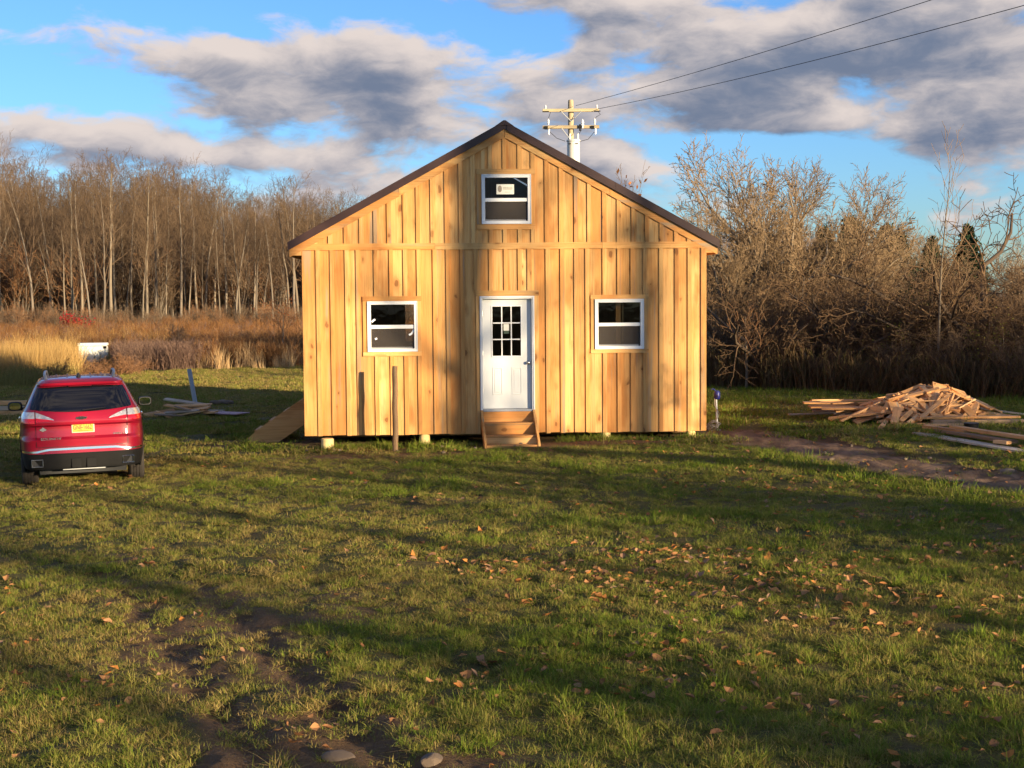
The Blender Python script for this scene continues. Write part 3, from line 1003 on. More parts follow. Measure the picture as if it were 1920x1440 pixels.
M_black = plain('black_trim', (0.008, 0.008, 0.009), 0.35)
M_badge = plain('badge_metal', (0.62, 0.58, 0.55), 0.25, metal=0.8)

CZ = [0.22, 0.26, 0.34, 0.45, 0.555, 0.60, 0.66, 0.76, 0.80, 0.90, 0.955, 0.985, 1.03, 1.08, 1.14, 1.20, 1.26, 1.34, 1.42, 1.50, 1.555, 1.60, 1.635, 1.655]
CW = [0.80, 0.85, 0.885, 0.905, 0.915, 0.918, 0.922, 0.925, 0.924, 0.922, 0.920, 0.917, 0.912, 0.900, 0.880, 0.850, 0.815, 0.775, 0.735, 0.695, 0.665, 0.630, 0.575, 0.48]
CR = [-0.80, -0.87, -0.905, -0.925, -0.935, -0.930, -0.925, -0.928, -0.880, -0.868, -0.866, -0.905, -0.912, -0.895, -0.865, -0.825, -0.775, -0.70, -0.63, -0.565, -0.54, -0.56, -0.50, -0.38]
CF = [3.50, 3.56, 3.64, 3.68, 3.69, 3.68, 3.66, 3.62, 3.60, 3.50, 3.36, 3.20, 2.92, 2.62, 2.42, 2.27, 2.12, 1.92, 1.71, 1.48, 1.28, 1.08, 0.90, 0.70]
NE = 8.0


def plan(z):
    return float(np.interp(z, CZ, CW)), float(np.interp(z, CZ, CR)), float(np.interp(z, CZ, CF))


def rear_y(x, z):
    w, yr, yf = plan(z)
    yc, l = (yr + yf) / 2, (yf - yr) / 2
    f = min(abs(x) / w, 0.9995)
    return yc - l * (1 - f ** NE) ** (1 / NE)


def side_x(y, z):
    w, yr, yf = plan(z)
    yc, l = (yr + yf) / 2, (yf - yr) / 2
    f = min(abs(y - yc) / l, 0.9995)
    return w * (1 - f ** NE) ** (1 / NE)


FC = 2 ** (-1 / NE)


def ring(z):
    w, yr, yf = plan(z)
    yc, l = (yr + yf) / 2, (yf - yr) / 2
    pts = []
    g = lambda f: (1 - min(abs(f), 1) ** NE) ** (1 / NE)
    for f in np.linspace(-FC, FC, 25)[:-1]: pts.append((w * f, yc - l * g(f), z))
    for f in np.linspace(-FC, FC, 73)[:-1]: pts.append((w * g(f), yc + l * f, z))
    for f in np.linspace(FC, -FC, 17)[:-1]: pts.append((w * f, yc + l * g(f), z))
    for f in np.linspace(FC, -FC, 73)[:-1]: pts.append((-w * g(f), yc + l * f, z))
    return pts


def loft(zs, cap_top=False):
    mb = MB()
    rings = [ring(z) for z in zs]
    n = len(rings[0])
    vs = [p for r in rings for p in r]
    fs = []
    for i in range(len(zs) - 1):
        for k in range(n):
            k2 = (k + 1) % n
            f = (i * n + k, i * n + k2, (i + 1) * n + k2, (i + 1) * n + k)
            c = [sum(vs[j][a] for j in f) / 4 for a in range(3)]
            if abs(c[0]) > 0.70 and any(math.hypot(c[1] - yw, c[2] - 0.37) < 0.405 for yw in (0.0, 2.72)):
                continue
            if c[1] < -0.40 and c[2] < 0.325 - 0.05 * max(0.0, abs(c[0]) - 0.55):
                continue
            fs.append(f)
    if cap_top:
        cx = sum(p[1] for p in rings[-1]) / n
        vs.append((0, cx, zs[-1] + 0.012))
        b = (len(zs) - 1) * n
        fs += [(b + k, b + (k + 1) % n, len(vs) - 1) for k in range(n)]
    mb.add(vs, fs)
    return mb


def dense(zs, st=0.03):
    out = []
    for a, b in zip(zs[:-1], zs[1:]):
        m = max(1, int(math.ceil((b - a) / st)))
        out += [a + (b - a) * i / m for i in range(m)]
    return out + [zs[-1]]


def patch(x0, x1, zl, zu, off=0.006, nx=18, nz=6, skirt=0.0):
    """a panel that follows the tail of the body between two curves"""
    mb = MB()
    vs = []
    for i in range(nx + 1):
        x = x0 + (x1 - x0) * i / nx
        a, b = zl(x), zu(x)
        for j in range(nz + 1):
            z = a + (b - a) * j / nz
            xx = x + math.copysign(off * max(0, abs(x) - 0.5) * 1.6, x)
            vs.append((xx, rear_y(x, z) - off, z))
    m = nz + 1
    fs = [(i * m + j, (i + 1) * m + j, (i + 1) * m + j + 1, i * m + j + 1) for i in range(nx) for j in range(nz)]
    return mb.add(vs, fs)


def side_patch(s, y0, y1, zl, zu, off=0.006, ny=14, nz=5):
    mb = MB()
    vs = []
    for i in range(ny + 1):
        y = y0 + (y1 - y0) * i / ny
        a, b = zl(y), zu(y)
        for j in range(nz + 1):
            z = a + (b - a) * j / nz
            vs.append((s * (side_x(y, z) + off), y, z))
    m = nz + 1
    fs = [(i * m + j, (i + 1) * m + j, (i + 1) * m + j + 1, i * m + j + 1) for i in range(ny) for j in range(nz)]
    return mb.add(vs, fs)


def text_mesh(txt, size, name='lettering', extrude=0.002):
    cu = bpy.data.curves.new(name, 'FONT')
    cu.body = txt; cu.size = size; cu.extrude = extrude; cu.align_x = 'CENTER'; cu.align_y = 'CENTER'
    ob = bpy.data.objects.new(name, cu)
    me = bpy.data.meshes.new_from_object(ob)
    bpy.data.objects.remove(ob); bpy.data.curves.remove(cu)
    return me


def text_on_rear(txt, x, z, size, mat, parent, name, sx=1.0, off=0.012):
    me = text_mesh(txt, size, name)
    me.materials.append(mat)
    o = bpy.data.objects.new(name, me)
    o.scale = (sx, 1, 1)
    o.rotation_euler = (R(90), 0, 0)
    o.location = (x, rear_y(x, z) - off, z)
    return link(o, parent)


car = empty('parked_car')
tag(car, 'shiny red crossover car parked on the lawn, seen from behind', 'car')
body = loft(dense([z for z in CZ if z >= 0.555], 0.035), True).obj('body', M_paint, car)
smooth_angle(body, 38)
clad = loft(dense([z for z in CZ if z <= 0.555], 0.035)).obj('bumper_cladding', M_clad, car)
smooth_angle(clad, 38)
MB().box(-0.64, 0.64, -0.50, 3.3, 0.20, 0.30).box(-0.66, 0.66, -0.70, 3.4, 0.30, 0.62).obj('underbody', M_blackp, car)
MB().tube([(-0.55, -0.25, 0.24), (0.5, -0.25, 0.24)], 0.09, 10).tube([(-0.66, 0.0, 0.36), (0.66, 0.0, 0.36)], 0.04, 8).obj('muffler', M_clad, car, smooth=True)
# rear glass
gl = patch(-0.735, 0.735, lambda x: 1.165 + 0.055 * (abs(x) / 0.73) ** 2, lambda x: min(1.545 - 0.02 * (abs(x) / 0.7) ** 2, 1.235 + max(0.0, 0.745 - abs(x)) * 2.9), 0.005, 28, 8)
rg = gl.obj('rear_window', M_cglass, car); smooth_angle(rg, 60)
wp = MB().tube([(0.02, rear_y(0.02, 1.185) - 0.02, 1.185), (0.10, rear_y(0.1, 1.20) - 0.03, 1.195), (0.36, rear_y(0.36, 1.215) - 0.022, 1.215)], [0.016, 0.011, 0.006], 8)
wp.obj('wiper', M_black, rg)
# spoiler lip with the high brake lamp beneath
sp = patch(-0.62, 0.62, lambda x: 1.552, lambda x: 1.612, 0.05, 20, 3)
spo = sp.obj('spoiler', M_paint, car); smooth_angle(spo, 50)
so = spo.modifiers.new('thick', 'SOLIDIFY'); so.thickness = 0.045; so.offset = -1
patch(-0.17, 0.17, lambda x: 1.538, lambda x: 1.551, 0.04, 8, 1).obj('high_brake_lamp', plain('dark_red_lens', (0.12, 0.004, 0.006), 0.2), car)
# tail lamps
def zl_o(x): return 1.030 + 0.03 * (abs(x) - 0.4)
for s in (-1, 1):
    x0, x1 = sorted((s * 0.40, s * 0.655))
    up = lambda x: 1.065 + 0.115 * max(0.0, (abs(x) - 0.40) / 0.255) ** 0.85
    lo = lambda x: 1.045 - 0.010 * (abs(x) - 0.40) / 0.255
    mid = lambda x: lo(x) + (up(x) - lo(x)) * 0.42
    l1 = patch(x0, x1, lo, mid, 0.012, 12, 2).obj('tail_lamp', M_redlens, car); l1['label'] = 'inner tail lamp, red below and clear above'
    smooth_angle(l1)
    smooth_angle(patch(x0, x1, mid, up, 0.012, 12, 3).obj('clear_lens', M_clearlens, l1))
    x0, x1 = sorted((s * 0.672, s * 0.862))
    up2 = lambda x: 1.185 - 0.02 * (abs(x) - 0.67)
    lo2 = lambda x: 1.015 + 0.02 * (abs(x) - 0.67)
    mid2 = lambda x: 1.090
    l2 = patch(x0, x1, lo2, mid2, 0.012, 10, 3).obj('tail_lamp', M_redlens, car); l2['label'] = 'outer tail lamp, red below and clear above'
    smooth_angle(l2)
    smooth_angle(patch(x0, x1, mid2, up2, 0.012, 10, 3).obj('clear_lens', M_clearlens, l2))
    # tailgate shut line
    x = s * 0.663
    patch(min(x - 0.004, x + 0.004), max(x - 0.004, x + 0.004), lambda x: 0.655, lambda x: 1.20, 0.002, 1, 14).obj('shut_line', M_black, car)
    # reflex glints on the bumper corner, exhaust tips
    xe = s * 0.66
    ye = rear_y(xe, 0.40) - 0.012
    e = MB()
    for (a, b, c, d_) in ((-0.085, 0.085, 0.047, 0.058), (-0.085, 0.085, -0.058, -0.047), (-0.085, -0.074, -0.047, 0.047), (0.074, 0.085, -0.047, 0.047)):
        e.box(xe + a, xe + b, ye - 0.02, ye + 0.10, 0.415 + c, 0.415 + d_)
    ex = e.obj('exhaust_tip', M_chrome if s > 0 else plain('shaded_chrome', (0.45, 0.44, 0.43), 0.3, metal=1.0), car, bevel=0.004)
    MB().box(xe - 0.073, xe + 0.073, ye + 0.012, ye + 0.05, 0.369, 0.461).obj('exhaust_bore', M_blackp, ex)
patch(-0.655, 0.655, lambda x: 0.645 + 0.01 * abs(x), lambda x: 0.652 + 0.01 * abs(x), 0.002, 20, 1).obj('shut_line', M_black, car)
# bright strip over the bumper, raised in the middle
def strip_z(x):
    a = abs(x)
    return 0.572 + 0.030 * min(1.0, max(0.0, (0.66 - a) / 0.16))
st_ = patch(-0.87, 0.87, lambda x: strip_z(x), lambda x: strip_z(x) + 0.036 - 0.012 * abs(x), 0.014, 40, 2).obj('chrome_strip', M_chrome, car)
smooth_angle(st_, 60)
# skid plate blocks in the middle of the bumper
for (a, b) in ((-0.17, -0.03), (0.05, 0.19)):
    sk = MB()
    za, zb_ = 0.325, 0.485
    y = rear_y(0, 0.36)
    sk.prismx([(y - 0.028, za), (y - 0.03, zb_ - 0.02), (y - 0.01, zb_), (y + 0.05, zb_), (y + 0.05, za)], a, b)
    sk.obj('skid_block', M_clad, car, bevel=0.006)
MB().box(-0.30, 0.32, -0.80, -0.66, 0.285, 0.312).obj('skid_plate', M_alu, car)
# plate
pz, pxx = 0.935, 0.015
py0 = rear_y(0, pz) - 0.018
pf = MB().box(pxx - 0.166, pxx + 0.166, py0, py0 + 0.02, pz - 0.086, pz + 0.086).obj('licence_plate', M_platef, car, bevel=0.006)
MB().box(pxx - 0.150, pxx + 0.150, py0 - 0.004, py0 - 0.0005, pz - 0.072, pz + 0.070).obj('plate_face', M_plate, pf)
MB().box(pxx - 0.146, pxx + 0.146, py0 - 0.0062, py0 - 0.0045, pz + 0.042, pz + 0.066).obj('plate_band', M_ink, pf)


def plate_text(txt, x, z, size, mat, sx=1.0, y=-0.0065):
    me = text_mesh(txt, size, 'plate_lettering', 0.0006)
    me.materials.append(mat)
    o = bpy.data.objects.new('plate_lettering', me)
    o.scale = (sx, 1, 1); o.rotation_euler = (R(90), 0, 0); o.location = (x, py0 + y, z)
    return link(o, pf)


plate_text('NEW YORK', pxx, pz + 0.054, 0.024, M_plate, 1.3, -0.0072)
plate_text('GNE', pxx - 0.078, pz - 0.006, 0.098, M_ink, 0.66)
plate_text('1662', pxx + 0.066, pz - 0.006, 0.098, M_ink, 0.66)
MB().box(pxx - 0.022, pxx - 0.004, py0 - 0.0062, py0 - 0.0045, pz - 0.014, pz + 0.004).obj('plate_lettering', M_ink, pf)
plate_text('EMPIRE STATE', pxx, pz - 0.058, 0.022, M_ink, 1.2)
# badges and lettering
yb = rear_y(0, 1.075) - 0.014
bt = MB()
bow = [(-0.085, 1.060), (-0.070, 1.092), (-0.030, 1.092), (-0.026, 1.100), (0.034, 1.100), (0.036, 1.092), (0.085, 1.092), (0.070, 1.060), (0.030, 1.060), (0.026, 1.050), (-0.034, 1.050), (-0.036, 1.060)]
bt.prism(bow, yb, yb + 0.02)
em = bt.obj('tailgate_emblem', M_chrome, car)
MB().prism([(x * 0.86, 1.075 + (z - 1.075) * 0.72) for x, z in bow], yb - 0.003, yb - 0.0005).obj('emblem_centre', M_black, em)
text_on_rear('EQUINOX', -0.45, 0.775, 0.052, M_badge, car, 'model_lettering', 1.25)
text_on_rear('AWD  LT', 0.55, 0.815, 0.040, M_badge, car, 'model_lettering', 1.2)
dd = MB(); yd = rear_y(-0.56, 0.915) - 0.008
dd.prism([(-0.56 + 0.05 * math.cos(a), 0.915 + 0.017 * math.sin(a)) for a in np.linspace(0, 2 * math.pi, 16, endpoint=False)], yd, yd + 0.006)
dd.prism([(-0.56 + 0.026 * math.cos(a), 0.919 + 0.032 * math.sin(a)) for a in np.linspace(0, 2 * math.pi, 16, endpoint=False)], yd + 0.001, yd + 0.006)
dd.obj('dealer_badge', M_badge, car)
# side glass, handles, mirrors, rails, antenna
for s in (-1, 1):
    lo = lambda y: 1.10 + 0.05 * max(0, (0.5 - y))
    hi = lambda y: min(1.50, 1.50 - max(0, (y - 1.35)) * 0.52, 1.50 - max(0, (0.1 - y)) * 0.45)
    for (a, b) in ((-0.35, 0.15), (0.19, 1.02), (1.08, 1.95)):
        sg_ = side_patch(s, a, b, lo, hi, 0.004).obj('side_window', M_cglass, car); smooth_angle(sg_, 60)
    for y in (0.55, 1.55):
        hd = MB(); x = s * (side_x(y, 1.0) + 0.012)
        hd.box(min(x, x + s * 0.03), max(x, x + s * 0.03), y - 0.10, y + 0.10, 0.985, 1.018)
        hd.obj('door_handle', M_chrome, car, bevel=0.008)
    mr = MB()
    ctr = Vector((s * 1.055, 1.86, 1.10))
    vs = []
    prof = [(-0.02, 0.86), (0.0, 1.0), (0.05, 0.98), (0.11, 0.75), (0.15, 0.30)]
    nn = 20
    for (yy, k) in prof:
        for i in range(nn):
            a = 2 * math.pi * i / nn
            ex_, ez = abs(math.cos(a)) ** 0.55 * math.copysign(1, math.cos(a)), abs(math.sin(a)) ** 0.55 * math.copysign(1, math.sin(a))
            vs.append((ctr.x + 0.115 * k * ex_, ctr.y + yy, ctr.z + 0.078 * k * ez))
    fs = [(j * nn + i, j * nn + (i + 1) % nn, (j + 1) * nn + (i + 1) % nn, (j + 1) * nn + i) for j in range(len(prof) - 1) for i in range(nn)]
    fs += [tuple(range((len(prof) - 1) * nn, len(prof) * nn)), tuple(reversed(range(nn)))]
    mr.add(vs, fs)
    mr.tube([(s * 0.87, 1.93, 1.04), (s * 0.97, 1.90, 1.055)], [0.03, 0.026], 8)
    mo = mr.obj('side_mirror', M_blackp, car); smooth_angle(mo, 45)
    fa = [(ctr.x + 0.088 * abs(math.cos(a)) ** 0.6 * math.copysign(1, math.cos(a)), ctr.y - 0.024, ctr.z + 0.056 * abs(math.sin(a)) ** 0.6 * math.copysign(1, math.sin(a))) for a in np.linspace(0, 2 * math.pi, 20, endpoint=False)]
    MB().add(fa, [tuple(range(20))]).obj('mirror_glass', plain('mirror_glass', (0.75, 0.8, 0.85), 0.02, metal=1.0, var=0), mo)
    rl = MB()
    pts = [(s * 0.50, -0.33, 1.625), (s * 0.505, -0.27, 1.685), (s * 0.525, 0.1, 1.705), (s * 0.53, 0.8, 1.71), (s * 0.52, 1.2, 1.695), (s * 0.51, 1.32, 1.62)]
    rl.tube(pts, [0.026, 0.024, 0.022, 0.022, 0.022, 0.026], 8)
    smooth_angle(rl.obj('roof_rail', M_rail, car), 60)
    # arch lips and wheels
    for yw in (0.0, 2.72):
        arch = MB(); n = 22
        vs = []
        for i in range(n + 1):
            a = R(-14) + (math.pi + R(28)) * i / n
            for r_ in (0.385, 0.465):
                yy, zz = yw + r_ * math.cos(a), 0.37 + r_ * math.sin(a)
                vs.append((s * (min(side_x(yy, max(zz, 0.3)), 0.93) + 0.008), yy, zz))
        arch.add(vs, [(2 * i, 2 * i + 1, 2 * i + 3, 2 * i + 2) for i in range(n)])
        ao = arch.obj('wheel_arch', M_clad, car, smooth=True)
        so = ao.modifiers.new('thick', 'SOLIDIFY'); so.thickness = 0.03
        wl = MB()
        xo, xi = s * 0.915, s * 0.68
        prof = [(0.0, 0.24), (0.0, 0.33), (0.012, 0.352), (0.035, 0.362), (0.2, 0.362), (0.223, 0.352), (0.235, 0.33), (0.235, 0.24)]
        vs = []; nn = 48
        for (dx, r_) in prof:
            for i in range(nn):
                a = 2 * math.pi * i / nn
                vs.append((xo - s * dx, yw + r_ * math.cos(a), 0.36 + r_ * math.sin(a)))
        wl.add(vs, [(j * nn + i, j * nn + (i + 1) % nn, (j + 1) * nn + (i + 1) % nn, (j + 1) * nn + i) for j in range(len(prof) - 1) for i in range(nn)])
        for gx in (0.06, 0.105, 0.15, 0.19):      # tread ribs between grooves
            vs = []
            for dx, r_ in ((gx - 0.016, 0.362), (gx - 0.014, 0.369), (gx + 0.014, 0.369), (gx + 0.016, 0.362)):
                for i in range(nn):
                    a = 2 * math.pi * i / nn
                    vs.append((xo - s * dx, yw + r_ * math.cos(a), 0.36 + r_ * math.sin(a)))
            wl.add(vs, [(j * nn + i, j * nn + (i + 1) % nn, (j + 1) * nn + (i + 1) % nn, (j + 1) * nn + i) for j in range(3) for i in range(nn)])
        wo = wl.obj('wheel', M_tyre, car); wo['label'] = 'black tyre with grooved tread'
        rm = MB()
        vs = []
        for (dx, r_) in ((0.004, 0.245), (0.02, 0.235), (0.09, 0.22), (0.10, 0.05)):
            for i in range(30):
                a = 2 * math.pi * i / 30
                vs.append((xo - s * dx, yw + r_ * math.cos(a), 0.36 + r_ * math.sin(a)))
        rm.add(vs, [(j * 30 + i, j * 30 + (i + 1) % 30, (j + 1) * 30 + (i + 1) % 30, (j + 1) * 30 + i) for j in range(3) for i in range(30)])
        rm.tube([(xo - s * 0.015, yw, 0.36), (xo - s * 0.10, yw, 0.36)], 0.06, 16)
        for k in range(5):
            a = 2 * math.pi * k / 5 + 0.3
            rm.tube([(xo - s * 0.022, yw, 0.36), (xo - s * 0.018, yw + 0.235 * math.cos(a), 0.36 + 0.235 * math.sin(a))], [0.035, 0.024], 6)
        rm.obj('rim', M_rim, wo)
af = MB()
vs = []
nn = 12
for (z, l, w, yo) in ((1.648, 0.11, 0.042, 0.0), (1.675, 0.09, 0.034, -0.012), (1.705, 0.055, 0.022, -0.03), (1.728, 0.022, 0.010, -0.045)):
    for i in range(nn):
        a = 2 * math.pi * i / nn
        vs.append((-0.02 + w * math.cos(a), -0.20 + yo + l * math.sin(a), z))
af.add(vs, [(j * nn + i, j * nn + (i + 1) % nn, (j + 1) * nn + (i + 1) % nn, (j + 1) * nn + i) for j in range(3) for i in range(nn)] + [tuple(range(3 * nn, 4 * nn))])
smooth_angle(af.obj('roof_antenna', M_blackp, car), 60)
for x in (-0.36, -0.19, 0.16, 0.33):         # pressed grooves of the roof
    rb = MB()
    vs = []
    for i in range(9):
        y = -0.22 + 1.25 * i / 8
        z = 1.6645 - 0.02 * abs(x) - 0.004 * ((y - 0.25) / 0.9) ** 2
        vs += [(x - 0.012, y, z), (x + 0.012, y, z + 0.004)]
    rb.add(vs, [(2 * i, 2 * i + 1, 2 * i + 3, 2 * i + 2) for i in range(8)])
    rb.obj('roof_groove', M_paint, car)
# stand it on the ground
CAR = Vector((-6.76, 22.30, 0)); yawc = R(17.0)
f0 = Vector((-math.sin(yawc), math.cos(yawc), 0)); r0 = Vector((math.cos(yawc), math.sin(yawc), 0))
zz = {}
for sx_ in (-1, 1):
    for yw in (0.0, 2.72):
        p = CAR + r0 * 0.8 * sx_ + f0 * yw
        zz[(sx_, yw)] = hz(p.x, p.y)
rv = (r0 * 1.6 + Vector((0, 0, (zz[(1, 0.0)] - zz[(-1, 0.0)] + zz[(1, 2.72)] - zz[(-1, 2.72)]) / 2))).normalized()
fv = (f0 * 2.72 + Vector((0, 0, (zz[(1, 2.72)] - zz[(1, 0.0)] + zz[(-1, 2.72)] - zz[(-1, 0.0)]) / 2)))
fv = (fv - rv * fv.dot(rv)).normalized()
uv = rv.cross(fv)
CAR.z = (zz[(1, 0.0)] + zz[(-1, 0.0)]) / 2 - 0.012
car.matrix_world = Matrix(((rv.x, fv.x, uv.x, CAR.x), (rv.y, fv.y, uv.y, CAR.y), (rv.z, fv.z, uv.z, CAR.z), (0, 0, 0, 1)))

# ------------------------------------------------------------------ utility pole and lines
M_pole = wood('pole_timber', ((0.46, 0.38, 0.24), (0.40, 0.32, 0.19), (0.52, 0.44, 0.30), (0.26, 0.19, 0.11)), knots=False)
M_arm = wood('crossarm_timber', ((0.48, 0.40, 0.25), (0.42, 0.34, 0.20), (0.54, 0.46, 0.31), (0.28, 0.21, 0.12)), axis=0, knots=False)
M_can = plain('pale_grey_enamel', (0.62, 0.60, 0.52), 0.4, var=0.06)
M_porc = plain('white_porcelain', (0.75, 0.72, 0.66), 0.25, var=0.08)
M_cable = plain('black_cable', (0.02, 0.02, 0.022), 0.6)
pole = empty('utility_pole', (2.55, 60.0, hz(2.55, 60)))
tag(pole, 'wooden utility pole with two crossarms and a grey transformer behind the roof', 'utility pole')
dzp = -hz(2.55, 60)
smooth_angle(MB().tube([(0, 0, -0.5), (0, 0, 5), (0, 0, 10.70 + dzp), (0, 0, 10.76 + dzp)], [0.17, 0.14, 0.115, 0.10], 16).obj('pole_shaft', M_pole, pole))
for z in (10.31, 9.62):
    MB().box(-1.19, 1.17, -0.245, -0.125, z - 0.065 + dzp, z + 0.065 + dzp).obj('crossarm', M_arm, pole, bevel=0.008)
for (x, z) in ((-0.42, 10.31), (0.42, 10.31), (-0.40, 9.62)):
    MB().tube([(x, -0.26, z - 0.05 + dzp), (0.0 if abs(x) > 0.41 else -0.08, -0.15, z - 0.45 + dzp)], 0.02, 6).obj('brace', M_pvc, pole)
def bell(x, z, h, r, name='insulator', y=-0.19):
    mb = MB()
    mb.tube([(x, y, z), (x, y, z + h * 0.25), (x, y, z + h * 0.3), (x, y, z + h * 0.5), (x, y, z + h * 0.55), (x, y, z + h * 0.85), (x, y, z + h)],
            [r * 0.5, r * 0.55, r, r * 0.6, r * 0.95, r * 0.55, r * 0.2], 10)
    return smooth_angle(mb.obj(name, M_porc, pole))
for x in (-1.06, 1.08):
    bell(x, 10.375 + dzp, 0.16, 0.055)
    MB().box(x - 0.10, x + 0.14, -0.27, -0.25, 10.24 + dzp, 10.28 + dzp).obj('bracket', M_clad, pole)
for x in (-0.95, 0.98):       # fused cutouts on the lower arm
    bell(x, 9.70 + dzp, 0.26, 0.06, 'cutout', -0.30)
    MB().tube([(x + 0.03, -0.34, 9.53 + dzp), (x + 0.02, -0.36, 9.30 + dzp)], 0.028, 8).obj('fuse_tube', M_porc, pole)
    MB().box(x - 0.16, x - 0.02, -0.30, -0.24, 9.52 + dzp, 9.66 + dzp).obj('bracket', M_clad, pole)
bell(0.47, 9.55 + dzp, 0.38, 0.075, 'arrester', -0.32)
MB().box(0.33, 0.40, -0.33, -0.25, 9.45 + dzp, 9.72 + dzp).obj('bracket', M_clad, pole)
tn = MB(); ty = -0.44
tn.tube([(0.08, ty, 7.95 + dzp), (0.08, ty, 8.0 + dzp), (0.08, ty, 8.98 + dzp), (0.08, ty, 9.0 + dzp), (0.08, ty, 9.06 + dzp), (0.08, ty, 9.10 + dzp)], [0.20, 0.265, 0.265, 0.295, 0.285, 0.12], 28)
tr = smooth_angle(tn.obj('transformer', M_can, pole), 45)
for x in (-0.06, 0.27):
    mb = MB().tube([(x, ty, 9.05 + dzp), (x, ty, 9.2 + dzp), (x, ty, 9.32 + dzp)], [0.05, 0.04, 0.03], 10)
    smooth_angle(mb.obj('bushing', M_porc, tr))
for x in (-0.10, 0.20):
    MB().box(x - 0.04, x + 0.06, ty - 0.30, ty - 0.25, 8.86 + dzp, 8.90 + dzp).obj('lid_clamp', M_clad, tr)
for pts in (((-0.93, -0.30, 9.45), (-0.6, -0.30, 9.15), (-0.25, -0.35, 9.02)), ((0.96, -0.30, 9.40), (0.7, -0.30, 9.10), (0.35, -0.38, 9.0)),
            ((1.1, -0.2, 10.3), (1.22, -0.25, 10.12), (1.05, -0.28, 10.02), (0.98, -0.30, 9.93)), ((-0.85, -0.2, 10.25), (-0.92, -0.25, 10.05), (-0.95, -0.30, 9.95)), ((0.44, -0.32, 9.5), (0.34, -0.40, 9.35), (0.28, -0.44, 9.3))):
    MB().tube([(a, b, c + dzp) for a, b, c in pts], 0.012, 5).obj('jumper_wire', M_cable, pole)
for k, (a, b, sag, lab) in enumerate((((2.75, 59.8, 10.50), (24.0, -2.0, 10.7), 0.55, 'upper of the two black power lines crossing the cloudy sky'),
                                     ((3.70, 59.75, 10.36), (25.1, -2.0, 10.2), 0.80, 'lower of the two black power lines crossing the cloudy sky'))):
    pts = []
    for i in range(61):
        t = i / 60
        p = Vector(a).lerp(Vector(b), t); p.z -= 4 * sag * t * (1 - t); pts.append(p)
    o = MB().tube(pts, 0.0105, 5).obj('power_line', M_cable)
    tag(o, lab, 'power line', 'power lines')
p2 = empty('utility_pole', (24.5, -2.0, hz(24.5, -2)))
tag(p2, 'wooden utility pole beside the camera that carries the near ends of the lines', 'utility pole')
smooth_angle(MB().tube([(0, 0, -0.5), (0, 0, 5), (0, 0, 10.9)], [0.17, 0.14, 0.11], 14).obj('pole_shaft', M_pole, p2))
MB().box(-1.0, 1.0, -0.06, 0.06, 9.8, 9.93).obj('crossarm', M_arm, p2)

# ------------------------------------------------------------------ lumber
rl_ = random.Random(21)
UNIT = []
for (l, w, h) in ((0.45, 0.09, 0.038), (0.6, 0.09, 0.038), (0.75, 0.14, 0.038), (0.35, 0.14, 0.038), (0.9, 0.09, 0.038), (0.55, 0.19, 0.025), (0.7, 0.24, 0.022), (0.5, 0.09, 0.09), (1.2, 0.09, 0.038), (0.85, 0.14, 0.025)):
    mb = MB()
    k = rl_.uniform(-0.05, 0.05)
    poly = [(-l / 2, -w / 2), (l / 2 + k, -w / 2), (l / 2 - k, w / 2), (-l / 2 + k * 0.5, w / 2)]
    vs = [(x, y, -h / 2) for x, y in poly] + [(x, y, h / 2) for x, y in poly]
    mb.add(vs, [(3, 2, 1, 0), (4, 5, 6, 7), (0, 1, 5, 4), (1, 2, 6, 5), (2, 3, 7, 6), (3, 0, 4, 7)])
    UNIT.append((l, w, h, mb.mesh('offcut', M_scrap, fix=False)))


def lay_board(name, me, a, b, roll=0.0, half=0.02):
    """put a board with its two ends at a and b"""
    a, b = Vector(a), Vector(b)
    x = (b - a).normalized()
    s = x.cross(Vector((0, 0, 1))).normalized() * -1
    u = x.cross(s)
    s2 = s * math.cos(roll) + u * math.sin(roll); u2 = x.cross(s2)
    o = bpy.data.objects.new(name, me)
    c = (a + b) / 2
    o.matrix_world = Matrix(((x.x, s2.x, u2.x, c.x), (x.y, s2.y, u2.y, c.y), (x.z, s2.z, u2.z, c.z), (0, 0, 0, 1)))
    return link(o)


def heap(x, y):
    e = lambda cx, cy, rx, ry, h: h * max(0.0, 1 - ((x - cx) / rx) ** 2 - ((y - cy) / ry) ** 2)
    return max(e(8.25, 27.75, 0.75, 1.0, 0.62), e(7.6, 27.7, 1.15, 1.1, 0.42), e(8.5, 27.6, 1.0, 1.0, 0.40), e(7.9, 27.6, 1.65, 1.25, 0.20))


